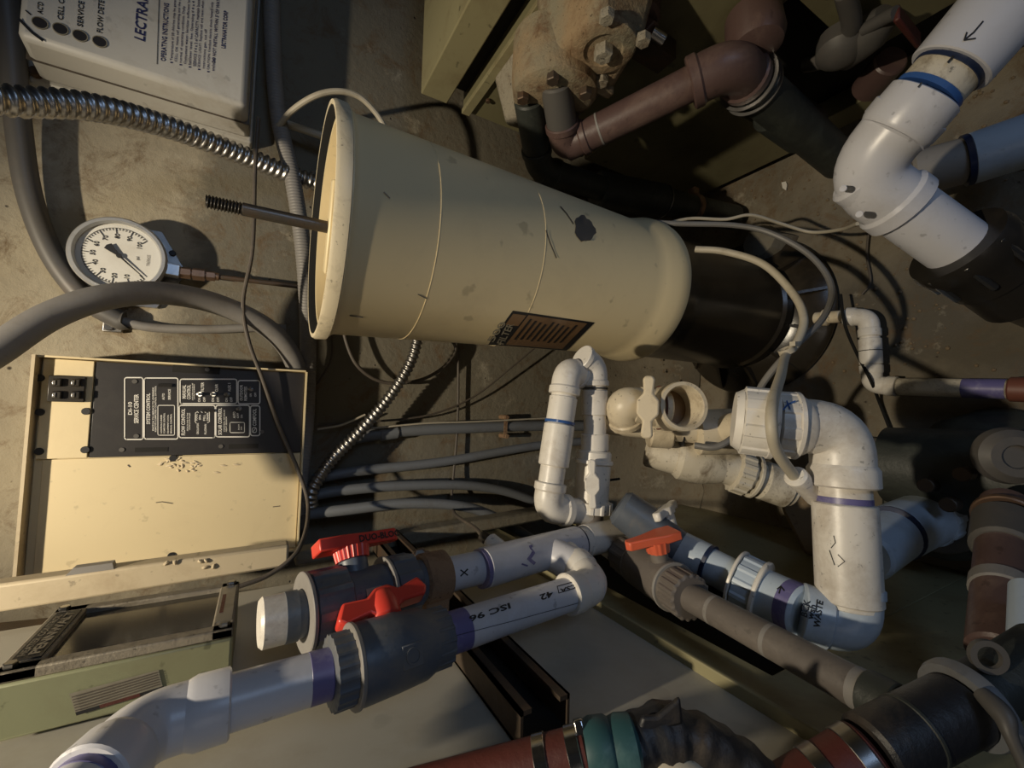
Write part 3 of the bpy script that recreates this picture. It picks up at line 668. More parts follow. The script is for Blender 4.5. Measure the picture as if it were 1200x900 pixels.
# valve 1 (front)
ax = nrm(A3-A2)
t = thing('ball_valve', 'dark grey ball valve with glossy red butterfly handle, nearest to the camera', 'valve', A2.lerp(A3, .5)-V((0, 0, .04)))
up = nrm(V((.55, -.05, 0))+V((.0, .75, .0)));  up = nrm(up-ax*up.dot(ax))
L_ = (A3-A2).length; R = .0215
nut(t, A2-ax*.002, A2+ax*.011, R*.95, 'grey_pvc', 20, .05)
obj('collar', G().cyl(A2+ax*.0105, A2+ax*.0135, R*1.16, 40), 'conduit', t)
obj('body', G().lathe(A2+ax*.012, ax, [(0, R*1.05), (.004, R*1.12), (L_*.35, R*1.10), (L_*.62, R*1.05), (L_*.72, R*.92), (L_*.86, R*.9)], 40), 'grey_pvc', t, ang=50)
nut(t, A3-ax*(L_*.22), A3+ax*.004, R*.88, 'grey_pvc', 16, .06)
c = A2.lerp(A3, .55)
obj('stem', G().cyl(c, c+up*(R*1.38), R*.42), 'grey_pvc2', t)
compact_handle(t, c+up*(R*1.12), nrm(ax+up*.10), up, 'red', .034, .0135, .018)
side = nrm(V((.3, -1, 0))-ax*ax.dot(V((.3, -1, 0)))); c2 = A2.lerp(A3, .58)+side*(R*1.05)
u2 = ax.cross(side); mb = obj('moulded_badge', G().prism([(-.007, -.007), (.007, -.007), (.007, .007), (-.007, .007)], c2-side*.001, ax, u2, side, .002), 'grey_pvc', t, bev=.0006)
obj('badge_ring', G().tubepiece(c2, c2+side*.0018, .005, .004, 20), 'grey_pvc', mb)
# ---- rear run: stub, valve 2, pipe, clamp, tees
XR = -.15
B0 = PX(303, 731, XR); B1 = PX(342, 722, XR); B2 = PX(492, 681, XR); B3 = PX(600, 656, XR); B4 = PX(735, 622, XR)
ax = nrm(B2-B1); L_ = (B2-B1).length
t = thing('ball_valve', 'dark grey ball valve with a long red lever, set back beside the sight-window box', 'valve', B1.lerp(B2, .5)-V((0, 0, .04)))
obj('end_stub', G().cyl(B0, B1, .0165), 'pvc', t, label='white pipe stub'); rings(t, B0.lerp(B1, .96), 0, B1-B0, .0168, 'grey_pvc', .004, 'glue_ring')
R = .024
obj('socket', G().cyl(B0.lerp(B1, .98), B1+ax*.012, R*.66), 'grey_pvc', t)
obj('body', G().cyl(B1+ax*.018, B2-ax*.005, R*.88, 36), 'grey_pvc', t)
nut(t, B1+ax*.010, B1+ax*(.010+L_*.27), R*1.08, 'grey_pvc', 10, .05)
obj('collar', G().cyl(B1+ax*.007, B1+ax*.010, R*1.16, 36), 'conduit', t)
nut(t, B1+ax*L_*.70, B1+ax*L_*.92, R*1.02, 'grey_pvc', 8, .05)
obj('collar', G().cyl(B1+ax*L_*.67, B1+ax*(L_*.67+.0028), R*1.1, 36), 'conduit', t)
obj('socket', G().cyl(B1+ax*L_*.9, B2+ax*.004, R*.72), 'grey_pvc', t)
up = nrm(V((.75, .45, 0))); up = nrm(up-ax*up.dot(ax)); c = B1+ax*L_*.47
obj('stem', G().cyl(c, c+up*(R*1.22), R*.46), 'grey_pvc', t)
hub = obj('handle_hub', G().lathe(c+up*(R*1.2), up, [(0, R*.50), (.009, R*.55)], 72, knurl(22, .07)), 'red', t)
hd = wing_handle(t, c+up*(R*1.2+.0085), nrm(ax+up*-.0), up, 'red', .036, .0115, .010, 1)
side = ax.cross(up)
def flat_text(g, s, o, u, v_, h_, off=.02):
    vs, fs = text_mesh(s, off); y1 = max(v.y for v in vs); k = h_/y1; b0 = len(g.v); x1 = max(v.x for v in vs)
    for v in vs: g.v.append(o+u*((v.x-x1/2)*k)+v_*((v.y-y1/2)*k))
    g.f += [tuple(b0+i for i in f) for f in fs]
front = -1 if side.dot(CAM-c) < 0 else 1
sn = side*front; rdx = ax; L1_, w1_ = .036, .0115
hb0 = c+up*(R*1.2+.0135)
ps = hb0+ax*(L1_*.28)+sn*(w1_*.70); pe_ = hb0+ax*(L1_*.96)+sn*(w1_*.475)
g = G(); flat_text(g, 'DUO-BLOC', (ps+pe_)/2+sn*.0009, nrm(pe_-ps), up, .0052, .03)
obj('lettering', g, 'ink', hd)
c2 = c-up*.004+sn*(R*.9); u2 = rdx
obj('paper_tag', G().prism([(-.006, -.006), (.006, -.006), (.006, .006), (-.006, .006)], c2+ax*.004, ax, up, sn, .0008), 'sticker', t)
# rear pipe with tees
t = thing('rear_return_pipe', 'rear white return pipe with tees, marked with a pen cross', 'pipe', B3-V((0, 0, .05)))
seg_(t, 'pipe', B2, B3, rp*1.05, 'pvc_clean')
Tp = PX(606, 652, XR); ax = nrm(B4-B2)
q0 = PX(564, 666, XR); q1 = PX(677, 636, XR)
obj('tee', G().cyl(q0, q1, rp*1.28, 32), 'pvc_clean', t); rings(t, q0, 0, ax, rp*1.24, 'primer', .002)
sleeve(t, 'primer_band', B2, B3, .0, .12, rp*1.065, 'primer')
st = PX(640, 672, XR); q2 = PX(680, 634, XR); q3 = PX(735, 624, XR)
obj('pipe', G().cyl(q1, q3, rp*1.08, 28), 'pvc', t); rings(t, q1, 0, ax, rp*1.22, 'dk_blue_glue', .0012, 'glue_ring')
obj('tee', G().cyl(PX(684, 634, XR), PX(744, 621, XR), rp*1.25, 32), 'pvc', t)
ss = PX(578, 640, XR+.004); sb = PX(568, 634, XR+.02)
obj('sensor_boss', G().cyl(PX(600, 655, XR), PX(574, 634, XR+.01), rp*.62), 'pvc', t)
# branch down to front elbow
obj('tee_branch', G().cyl(PX(640, 645, XR), A4.lerp(T2c, .42), rp*1.2, 28), 'pvc_clean', t); rings(t, A4.lerp(T2c, .42), 0, T2c-A4, rp*1.18, 'primer', .0014)
hc = cyl_hit(B2, B3-B2, rp*1.08); g = G()
decal_line(g, [(540, 668), (548, 674)], 1.6, hc); decal_line(g, [(548, 667), (540, 675)], 1.6, hc)
obj('pen_cross', g, 'ink', t)
# purple drips on tee
hc = cyl_hit(q0, q1-q0, rp*1.31); g = G(); decal_line(g, [(622, 640), (625, 648), (620, 655), (626, 660)], 4, hc); decal_line(g, [(612, 661), (618, 663)], 2, hc); obj('primer_drip', g, 'primer', t)
t = thing('rusty_pipe_clamp', 'thick rusty pipe clamp with a bolt holding the rear pipe to the strut', 'clamp', PX(505, 690, XR))
ca, cb = PX(492, 680, XR), PX(522, 673, XR); axx = nrm(cb-ca)
obj('strap', G().lathe(ca, axx, [(0, .019), (.002, .0215), ((cb-ca).length-.002, .0215), ((cb-ca).length, .019)], 28), 'rust2', t)
cu = V((.3, 1, 0)).normalized(); cu = nrm(cu-axx*cu.dot(axx)); c = ca.lerp(cb, .5)
obj('lug', G().bar(c+cu*.016, c+cu*.034, .022, .008, axx), 'rust2', t, bev=.002)
bn = V((.6, -.7, .2)).normalized()
obj('bolt', G().cyl(c+cu*.029-bn*.008, c+cu*.029+bn*.009, .005, 6, .0006), 'alu', t); obj('nut', G().cyl(c+cu*.029+bn*.004, c+cu*.029+bn*.0075, .0075, 6, .0006), 'rust2', t)
obj('foot', G().bar(c-V((.0, 0, 0)), V((XL+.02, c.y, c.z)), .02, .03, (0, 0, 1)), 'rust2', t)
# sensor plug + its wire
tp = thing('sensor_plug', 'small black sensor plug on a grey wire screwed into the rear pipe', 'sensor', PX(568, 632, XR+.02))
pA, pB = PX(578, 637, XR+.008), PX(565, 628, XR+.012)
obj('plug', G().cyl(pA, pB, .006, 16), 'black', tp)
obj('wire', G().sweep(smooth([pB, PY(556, 618, .50), PY(540, 608, .58), PY(532, 600, .66), PY(529, 585, .74), PY(536, 500, .755), PY(537, 420, .755), PY(536, 380, .755)], 8), .0024, 8), 'wire', tp)
# ---- gray depth pipe with orange handle
XG = -.165
C0 = PX(698, 628, XG); C1 = PX(735, 652, XG); C2 = PX(805, 698, XG); C3 = PX(1052, 832, XG)
t = thing('grey_return_pipe', 'long brown-grey pipe running toward the camera from the orange-handled valve', 'pipe', C2-V((0, 0, .04)))
seg_(t, 'pipe', C2, C3, .0120, 'grey_pvc2')
for tt in (.18, .50): sleeve(t, 'worn_patch', C2, C3, tt, tt+.03, .0121, 'conduit')
sleeve(t, 'primer_band', C2, C3, .86, .92, .0123, 'conduit')
sleeve(t, 'coupling', C2, C3, .90, 1.0, .0138, 'blackpipe')
ax = nrm(C2-C1); L_ = (C2-C1).length
t = thing('ball_valve', 'brown-grey ball valve with an orange-red handle beside the white elbows', 'valve', C1-V((0, 0, .04)))
obj('inlet_pipe', G().cyl(C0, C1, .0155), 'pvc', t, label='short dirty white pipe')
nut(t, C1-ax*.008, C1+ax*L_*.22, .0205, 'grey_pvc2', 14, .05)
obj('collar', G().cyl(C1+ax*L_*.22, C1+ax*(L_*.22+.003), .0225, 36), 'conduit', t)
obj('body', G().lathe(C1+ax*L_*.2, ax, [(0, .021), (L_*.1, .0225), (L_*.4, .0222), (L_*.55, .021), (L_*.72, .0190)], 36), 'grey_pvc2', t, ang=50)
obj('collar', G().cyl(C1+ax*L_*.80, C1+ax*(L_*.80+.003), .023, 36), 'conduit', t)
nut(t, C1+ax*(L_*.82+.002), C2+ax*.006, .0195, 'grey_pvc2', 18, .06)
up = nrm(V((1, .25, .15))); up = nrm(up-ax*up.dot(ax)); c = C1+ax*L_*.66
obj('stem', G().cyl(c, c+up*.034, .0085), 'grey_pvc2', t)
obj('handle_hub', G().lathe(c+up*.029, up, [(0, .0105), (.011, .0115)], 60, knurl(14, .06)), 'orange_red', t)
wing_handle(t, c+up*.038, nrm(V((0, .30, 1))-up*up.dot(V((0, .30, 1)))), up, 'orange_red', .029, .012, .0085, 1)
# ---- backwash waste pipe with white handle valve
W0 = PD(752, 612, .475); W1 = PD(796, 644, .462); W2 = PD(850, 672, 0.4136); W3 = PD(908, 702, 0.3948)
t = thing('backwash_waste_pipe', 'bluish white backwash waste pipe with union nut and handwritten pen marks', 'pipe', W2-V((0, 0, .04)))
rw = .0190
seg_(t, 'pipe', W1, W3, rw*.92, 'pvc_blue'); sleeve(t, 'socket', W1, W3, -.10, .34, rw*1.05, 'pvc_blue'); rings(t, W1.lerp(W3, .34), 0, W3-W1, rw*1.07, 'dk_blue_glue', .0018, 'glue_ring')
axw = nrm(W3-W1); U0 = W1.lerp(W3, .66); U1 = W1.lerp(W3, .86)
nut(t, U0, U1, rw*1.34, 'pvc_blue', 12, .06)
obj('collar', G().cyl(U0-nrm(U1-U0)*.003, U0, rw*1.5, 40), 'pvc', t); obj('collar', G().cyl(U1-nrm(U1-U0)*.001, U1+nrm(U1-U0)*.003, rw*1.52, 40), 'pvc', t)
U2 = PD(942, 718, 0.369)
obj('union_tail', G().cyl(U1, U2, rw*1.16, 36), 'pvc_blue', t); obj('primer_band', G().cyl(U1.lerp(U2, .64), U1.lerp(U2, .92), rw*1.175, 36, 0), 'primer', t)
W5 = PD(998, 738, 0.3555); up5 = PD(996, 640, 0.369)
elbow(t, U2, W5, up5, .0212, 'pvc_blue', 1.0, .45)
hc = cyl_hit(U1, W5-U1, .0275); g = G()
obj('elbow_socket', G().cyl(U2.lerp(W5, -.10), U2.lerp(W5, .50), .0240, 44, .0012), 'pvc_blue', t)
hcc = cyl_hit(U2, W5-U2, .0243)
for s, x, y, L2 in (('BCK', 946, 724, 20), ('wsh', 953, 727, 17), ('WASTE', 961, 737, 32)): decal_text(g, s, (x, y), (x+4, y-L2), (x-8, y-3), hcc, .03)
hu = cyl_hit(U1, U2-U1, rw*1.19)
decal_line(g, [(913, 695), (915, 688)], 1.8, hu); decal_line(g, [(911, 690), (915, 687), (919, 692)], 1.6, hu)
obj('pen_writing', g, 'ink', t)
t = thing('ball_valve', 'grey-bodied ball valve with a small white cross handle behind the orange one', 'valve', W0-V((0, 0, .03)))
obj('body', G().lathe(W0-nrm(W1-W0)*.03, W1-W0, [(0, .017), (.005, .021), (.03, .0225), (.05, .021), ((W1-W0).length+.03, .0195)], 32), 'grey_pvc', t)
up = nrm(V((1, .3, .1))); c = W0+nrm(W1-W0)*.042
obj('stem', G().cyl(c, c+up*.036, .008), 'pvc', t)
wing_handle(t, c+up*.034, nrm(V((-.15, -.35, 1))), up, 'pvc', .026, .009, .009, 0)
# ---- TO POOL assembly
t = thing('pool_feed_pipe', 'large white pipe elbow marked TO POOL with a ribbed union at the centre right', 'pipe', PD(990, 600, .40)-V((0, 0, .05)))
E0 = PD(868, 492, 0.396); E1 = PD(902, 496, 0.387); E2 = PD(925, 498, 0.3825); E3 = PD(985, 502, 0.378); E4 = PD(988, 565, 0.3735); E5 = PD(989, 590, 0.3708); E6 = PD(995, 705, 0.36); E7 = PD(1001, 745, 0.351)
ra = .0222
nut(t, E0, E1, ra*1.34, 'pvc', 8, .05, seg=128); obj('collar', G().cyl(E1-nrm(E1-E0)*.002, E1+nrm(E1-E0)*.004, ra*1.44, 48), 'pvc', t)
obj('union_front', G().lathe(E0, E0-E1, [(0, ra*1.28), (.006, ra*1.12)], 40), 'pvc', t)
nut(t, E1+nrm(E2-E1)*.003, E2+nrm(E2-E1)*.003, ra*1.27, 'pvc', 8, .04, seg=128); obj('collar', G().cyl(E2+nrm(E2-E1)*.001, E2+nrm(E2-E1)*.006, ra*1.34, 48), 'pvc', t)
el = elbow(t, E2+(E2-E1)*.3, E3, E5, ra*1.08, 'pvc', 1.05, .8)
seg_(t, 'pipe', E4, E6, ra*.90, 'pvc'); sleeve(t, 'primer_band', E4, E6, .12, .19, ra*.915, 'primer')
obj('sleeve', G().cyl(E5, E6, ra*1.06, 44, .001), 'pvc', t); obj('end_ring', G().cyl(E6.lerp(E5, .01), E6+nrm(E6-E5)*.004, ra*.97, 40), 'pvc', t)
g = G(); hc = cyl_hit(E2, E3-E2, ra*1.20)
decal_text(g, 'TO POOL', (946, 506), (951, 484), (940, 505), hc, .03); decal_line(g, [(938, 492), (939, 496)], 1.2, hc)
obj('pen_writing', g, 'ink', t)
g = G(); hc = cyl_hit(E1, E2-E1, ra*1.36)
decal_line(g, [(918, 480), (923, 474), (932, 470)], 2, hc); decal_line(g, [(922, 470), (926, 479)], 1.8, hc); obj('pen_cross', g, 'blue_glue', t)
hc = cyl_hit(E5, E6-E5, ra*1.075); g = G()
for p in (((977, 628), (979, 636), (974, 642)), ((972, 645), (978, 662)), ((982, 650), (990, 658), (982, 664))): decal_line(g, p, 1.1, hc)
obj('pen_mark', g, 'ink', t)
# pipe behind leading right to the pump flange
t = thing('pump_suction_pipe', 'bluish white pipe leading from behind the tall sleeve into a dark round flange', 'pipe', PD(1060, 610, .5))
p0, p1, p2, p3 = PD(1010, 650, .46), PD(1040, 628, .49), PD(1066, 614, .52), PD(1092, 604, .545)
obj('pipe', G().cyl(p0, p2, .028), 'pvc_blue', t); obj('socket', G().cyl(p1.lerp(p2, .2), p3, .031), 'pvc_blue', t); rings(t, p1.lerp(p2, .2), 0, p2-p1, .0312, 'dk_blue_glue', .0012, 'glue_ring')
nut(t, p2.lerp(p3, .6), p3, .0325, 'pvc_blue', 10, .05)
obj('flange', G().cyl(p3, p3+nrm(p3-p2)*.010, .047, 48), 'conduit3', t); obj('flange_ring', G().cyl(p3+nrm(p3-p2)*.010, p3+nrm(p3-p2)*.03, .058, 48), 'blackpipe', t)
# dark pump behind the flange
pc = p3+nrm(p3-p2)*.03; pd_ = nrm(p3-p2)
t = thing('pool_pump', 'dark pump housing on the floor behind the round flange', 'pump', (pc.x, pc.y, 0))
pe = V((pc.x+.03, pc.y-.02, .11))
obj('strainer_body', G().lathe(pc, V((pe.x-pc.x, pe.y-pc.y, min(pe.z-pc.z, -.03))), [(0, .062), (.02, .075), (.09, .08), (.14, .06)], 40), 'blackpipe', t)
obj('base', G().box((pc.x-.06, pc.y-.09, .0), (pc.x+.06, pc.y+.05, .05)), 'blackpipe', t, bev=.006)
zp = PZ(1100, 550, .10)
obj('motor', G().lathe(zp+V((.0, .06, 0)), (0, -1, 0), [(0, .03), (.01, .05), (.16, .052), (.18, .03)], 36), 'blackpipe', t)
for (px, py) in ((1092, 568), (1134, 555), (1118, 590)):
    c = PZ(px, py, .16); obj('knob', G().cyl(c, c+V((0, 0, .02)), .008, 12), 'iron', t)
# grey low pipe on floor right edge
t = tag(obj('floor_conduit', G().cyl(PZ(1010, 520, .02), PZ(1160, 540, .02), .012), 'conduit3'), 'dark grey pipe lying on the floor at the right below the small drain pipe', 'pipe')
# right-hand fittings
t = thing('brown_riser_pipe', 'dim brown pipe with a round grey cap at the right edge of the picture', 'pipe', PD(1178, 640, .33))
a, b, c = PD(1172, 520, .46), PD(1178, 590, .42), PD(1172, 770, .30)
obj('cap', G().lathe(a+(b-a)*.2, V((0, -.6, .8)), [(0, .024), (.01, .029), (.02, .027), (.026, .020), (.026, .012), (.022, .011)], 36), 'conduit3', t)
obj('pipe', G().cyl(b, c, .018), 'brownpipe', t); obj('coupling', G().cyl(b.lerp(c, .15), b.lerp(c, .38), .022), 'conduit3', t)
obj('collar', G().cyl(b.lerp(c, .10), b.lerp(c, .13), .023), 'brass', t); obj('ring', G().cyl(b.lerp(c, .60), b.lerp(c, .68), .0195), 'conduit', t)
t = thing('green_box_edge', 'dull green-grey metal box on the floor at the right edge', 'box', PZ(1200, 520, 0))
p = PZ(1160, 548, .04); p2_ = PZ(1240, 500, .04)
obj('body', G().box((p.x, p2_.y-.03, .001), (p2_.x, p.y, .05)), 'conduit3', t, bev=.002); obj('edge_strip', G().box((p.x-.002, p2_.y-.03, .048), (p.x+.003, p.y, .052)), 'alu', t)
t = thing('dark_union_assembly', 'big blackish coupling pipe with grey flange ring in the lower right corner', 'pipe coupling', PD(1094, 840, 0.1892))
a, b, c, d = PD(914, 945, 0.215), PD(1019, 882, 0.2193), PD(1126, 828, 0.2322), PD(1229, 762, 0.2494)
hs_ = nrm(b-a)
obj('hose', G().cyl(a, b, .0148), 'redhose', t, label='dark red rubber hose'); 
for tt in (.42, .80): obj('hose_clamp', G().cyl(a.lerp(b, tt), a.lerp(b, tt+.14), .0156, 36, .0003), 'steel', t)
obj('body', G().cyl(b, c, .0166, 40), 'tape', t); obj('joint_ring', G().cyl(b.lerp(c, .42), b.lerp(c, .46), .0171, 40), 'blackpipe', t)
obj('flange_ring', G().lathe(c, c-b, [(0, .014), (0, .0205), (.003, .0215), (.007, .0215), (.009, .0195), (.009, .014)], 44, closed=True), 'conduit2', t)
obj('outlet', G().cyl(c, d, .0153, 40), 'blackpipe', t); obj('eye_ring', G().lathe(c.lerp(d, .30)+V((0, 0, .0))+nrm(PD(1154, 755, 0.2322)-c.lerp(d, .3))*.022, V((.1, -.7, .7)), [(0, .0055), (0, .0085), (.003, .0085), (.003, .0055)], 28, closed=True), 'conduit3', t)
# white bracket and blue item at right edge
tag(obj('grey_lever', G().sweep(smooth([PD(1150, 812, .22), PD(1175, 838, .21), PD(1184, 862, .205), PD(1205, 905, .20)], 6), [.0038+.001*math.sin(i/3) for i in range(19)], 12), 'conduit3'), 'grey metal lever handle in the bottom right corner', 'lever')
tag(obj('blue_pipe_end', G().cyl(PD(1206, 690, .3), PD(1206, 760, .27), .010), 'pvc_blue'), 'pale blue pipe end at the right edge beside the brown riser', 'pipe')
# bottom red hose with clamps, teal ring, black wrapped bend
t = thing('red_hose_joint', 'dark red hose with two steel clamps, teal ring and black-wrapped bend at bottom edge', 'hose', PD(700, 893, 0.2214))
a, b, c = PD(500, 931, 0.2214), PD(690, 881, 0.2214), PD(742, 875, 0.2214)
obj('hose', G().cyl(a-(b-a)*.6, b, .0123), 'redhose', t)
for tt in (.68, .88): obj('hose_clamp', G().cyl(a.lerp(b, tt), a.lerp(b, tt+.075), .0131, 36, .0003), 'chrome', t)
obj('screw_housing', G().bar(a.lerp(b, .91)+V((.013, -.0, 0)), a.lerp(b, .97)+V((.013, 0, 0)), .006, .008), 'chrome', t, bev=.001)
obj('teal_ring', G().lathe(b-nrm(b-a)*.002, c-b, [(0, .0135), (.004, .0152), (.012, .0152), (.014, .0138), (.018, .0152), (.025, .0148), (.027, .0123)], 36), 'teal', t)
pts = smooth([PD(735, 881, 0.223), PD(765, 863, 0.2255), PD(805, 865, 0.2255), PD(850, 888, 0.223), PD(900, 928, 0.2214), PD(930, 963, 0.2173)], 8)
rs = []
for i in range(len(pts)): rs.append(.0130+.0012*math.sin(i*1.1)*math.cos(i*.37)+.0015*(i < 14))
obj('wrapped_bend', G().sweep(pts, rs, 26, lambda d, a: 1+.025*math.sin(3*a+d*200)+.02*math.sin(7*a-d*350)), 'tape', t, ang=70)
obj('wrap_flap', G().prism([(-.012, 0), (-.010, .011), (-.002, .009), (.010, .016), (.013, .001)], PD(770, 855, 0.2214), nrm(PD(790, 851, 0.2214)-PD(760, 859, 0.2214)), nrm(PD(772, 828, 0.2214)-PD(770, 855, 0.2214)), V((.1, -.3, .2)), .012), 'tape', t, bev=.002)
obj('tan_elbow', G().sweep(smooth([PD(755, 928, 0.2148), PD(785, 909, 0.2148), PD(820, 918, 0.2148), PD(840, 943, 0.2148)], 6), .010, 16), 'pvc_old', t)
# ================================================================== BYPASS PIPES (two parallel, under the tank's side)
YB = .42; r = .0172
t = thing('bypass_pipe', 'narrow white bypass loop with a blue glue ring, left of the two below the tank', 'pipe', PY(650, 520, YB)-V((0, 0, .05)))
K0, K1, K2, K3 = PY(692, 452, YB), PY(665, 434, YB), PY(641, 596, YB), PY(688, 600, YB)
K0 = PY(700, 448, YB+.03)
elbow(t, K0, K1, K2, r, 'pvc', .9, .6); elbow(t, K1, K2, K3, r, 'pvc', .9, .6); seg_(t, 'pipe', K1.lerp(K2, .1), K1.lerp(K2, .9), r*.88, 'pvc')
sleeve(t, 'coupling', K1, K2, .40, .70, r*1.06, 'pvc'); rings(t, K1.lerp(K2, .385), 0, K2-K1, r*1.05, 'blue_glue', .0016, 'glue_ring'); sleeve(t, 'sleeve', K1, K2, .20, .385, r*.98, 'pvc')
seg_(t, 'pipe', K2, K3, r*.9, 'pvc')
t = thing('bypass_valve_pipe', 'narrow white pipe with a small white-handled ball valve, right of the two below the tank', 'pipe', PY(692, 520, YB)-V((0, 0, .05)))
J0, J1, J2, J3, J4 = PY(672, 412, YB), PY(697, 430, YB), PY(697, 528, YB), PY(692, 600, YB), PY(690, 625, YB)
elbow(t, J0, J1, J2, r*.93, 'pvc', .8, .5); seg_(t, 'pipe', J1.lerp(J2, .1), J2, r*.82, 'pvc'); sleeve(t, 'coupling', J1, J2, .28, .58, r*.94, 'pvc'); sleeve(t, 'coupling', J1, J2, .80, 1.0, r*1.0, 'pvc')
rings(t, J1.lerp(J2, .26), 0, J2-J1, r*.96, 'ink', .0008, 'pen_ring')
obj('valve_body', G().cyl(J2, J3, r*1.22, 32), 'pvc', t); obj('collar', G().cyl(J2.lerp(J3, .15), J2.lerp(J3, .22), r*1.38, 32), 'pvc', t)
nut(t, J3.lerp(J2, .18), J3, r*1.45, 'pvc', 12, .06); sleeve(t, 'tail', J3, J4, 0, 1, r*.95, 'grey_pvc2')
c = J2.lerp(J3, .5); up = nrm(CAM-c+V((.06, 0, 0))); axj = nrm(J3-J2); up = nrm(up-axj*up.dot(axj))
obj('stem', G().cyl(c, c+up*.030, .009), 'pvc', t); wing_handle(t, c+up*.027, nrm(axj+V((0, 0, -.12))), up, 'pvc', .029, .009, .007, 0)
g = G().sweep([c+up*.01+V((0, 0, -.01)), c+V((0, 0, -.045))], .0016, 6); obj('drip', g, 'rubber', t)
# ================================================================== THREE-WAY VALVE with open end
YV = .36
t = thing('open_valve_fitting', 'yellowed white valve with a cross handle and an open pipe socket facing the camera', 'valve', PY(760, 480, YV)-V((0, 0, .05)))
o1 = PY(802, 476, YV-.03); o2 = PY(765, 472, YV+.02); od = nrm(CAM-o1+V((.02, .03, -.22)))
od = nrm(o1-o2+V((0, -.03, .05)))
IR = V((_X.x, _Y.x, _Z.x)); IU = -V((_X.y, _Y.y, _Z.y)); od = nrm(nrm(CAM-o1)*.90+IR*.42+IU*.05)
g = G().lathe(o1, od, [(-.045, .027), (-.045, .0225), (-.003, .0225), (0, .0245), (0, .0285), (-.005, .0295), (-.009, .028), (-.045, .0285)][::-1], 48, closed=True)
obj('open_socket', g, 'pvc_old', t); obj('socket_bottom', G().cyl(o1-od*.045, o1-od*.04, .024, 32), 'labbrown', t)
ob0 = o1-od*.043
v2 = PY(738, 476, YV+.03)
obj('body', G().cyl(ob0, v2, .0235, 36), 'pvc_old', t)
elbow(t, ob0.lerp(v2, .55), PY(728, 472, YV+.03), PY(740, 512, YV+.05), .0215, 'pvc_old', .8, .4)
obj('gasket_ring', G().cyl(ob0.lerp(v2, .22), ob0.lerp(v2, .25), .0275, 36), 'redhose', t)
c = ob0.lerp(v2, .52); hu_ = nrm(CAM-c); 
obj('stem', G().cyl(c, c+hu_*.042, .009), 'pvc_old', t)
up_ = nrm(V((1, 0, -.05))-hu_*hu_.dot(V((1, 0, -.05))))
wing_handle(t, c+hu_*.040, up_, hu_, 'pvc_old', .036, .0125, .009, 0)
# lower manifold pipes on floor side
t = thing('manifold_pipe', 'yellowed white manifold pipe running behind the open valve to the large union', 'pipe', PY(820, 510, .33)-V((0, 0, .05)))
m0, m1, m2, m3 = PD(700, 492, .56), PD(770, 508, .56), PD(840, 506, .55), PD(880, 498, .50)
obj('pipe', G().cyl(m0, m2, .0175), 'pvc_old', t); obj('coupling', G().cyl(m0.lerp(m1, .85), m1.lerp(m2, .25), .0205), 'pvc_old', t); rings(t, m1.lerp(m2, .40), 0, m2-m1, .0182, 'ink', .0008, 'pen_ring')
obj('reducer', G().lathe(m1.lerp(m2, .62), m2-m1, [(0, .022), (.004, .029), (.055, .029), (.07, .022)], 36), 'pvc_old', t); obj('pipe', G().cyl(m2, m3, .019), 'pvc_old', t)
t = thing('dirty_union_pipe', 'dirty stained white pipe with a slim union, lowest behind the open valve', 'pipe', PD(840, 545, .55)-V((0, 0, .05)))
n0, n1, n2, n3 = PD(758, 526, .60), PD(800, 537, .58), PD(855, 549, .57), PD(930, 575, .56)
obj('elbow', G().cyl(n0, n1, .024), 'pvc_dirty', t); obj('reducer', G().lathe(n1-nrm(n2-n1)*.01, n2-n1, [(0, .024), (.006, .029), (.03, .030), (.055, .024), (.062, .021)], 36), 'pvc_dirty', t)
obj('pipe', G().cyl(n2-nrm(n3-n2)*.02, n3, .0215), 'pvc_dirty', t); nut(t, n2.lerp(n3, .06), n2.lerp(n3, .28), .0275, 'pvc_dirty', 14, .06); obj('collar', G().cyl(n2.lerp(n3, .34), n2.lerp(n3, .40), .0285, 36), 'pvc_dirty', t)
obj('socket', G().cyl(n2.lerp(n3, .48), n2.lerp(n3, .92), .0255), 'pvc_dirty', t)
# brown block behind
a = PZ(905, 560, .14); b = PZ(965, 660, .14)
t = obj('brown_block', G().solid([PZ(902, 552, .13), PZ(965, 560, .13), PZ(985, 665, .13), PZ(940, 650, .13), PZ(915, 600, .13)], [PZ(902, 552, .13)-V((0, 0, .129)), PZ(965, 560, .13)-V((0, 0, .129)), PZ(985, 665, .13)-V((0, 0, .129)), PZ(940, 650, .13)-V((0, 0, .129)), PZ(915, 600, .13)-V((0, 0, .129))]), 'blockm', bev=.008)
tag(t, 'rough brown masonry block on the floor behind the large white pipe', 'block')
# ================================================================== BIG WHITE PIPE top right
t = thing('heater_feed_pipe', 'large white elbow pipe at upper right marked with a black pen arrow', 'pipe', PD(1060, 170, .40)-V((0, 0, .06)))
Q0, Q1, Q2, Q3 = PD(1225, -50, .325), PD(1090, 105, .365), PD(1003, 205, .415), PD(1122, 290, .42)
rq = .0268; axq = nrm(Q1-Q0)
a0 = PD(1165, 20, .342); a1 = PD(1112, 82, .358); a2 = PD(1085, 112, .367); a3 = PD(1045, 158, .385)
obj('coupling', G().cyl(Q0, a1, rq*1.14, 44, .001), 'pvc_clean', t); seg_(t, 'pipe', a1, a2, rq*.95, 'pvc_dirty', 'bare pipe with flaking tan paint')
rings(t, a2.lerp(a1, .06), 0, a2-a1, rq*.99, 'blue_glue', .0022, 'glue_ring'); rings(t, a1.lerp(a2, .06), 0, a2-a1, rq*.99, 'dk_blue_glue', .0022, 'glue_ring')
obj('coupling', G().lathe(a2, a3-a2, [(0, rq*1.02), (.001, rq*1.08), ((a3-a2).length-.004, rq*1.13), ((a3-a2).length, rq*1.06)], 44), 'pvc_clean', t)
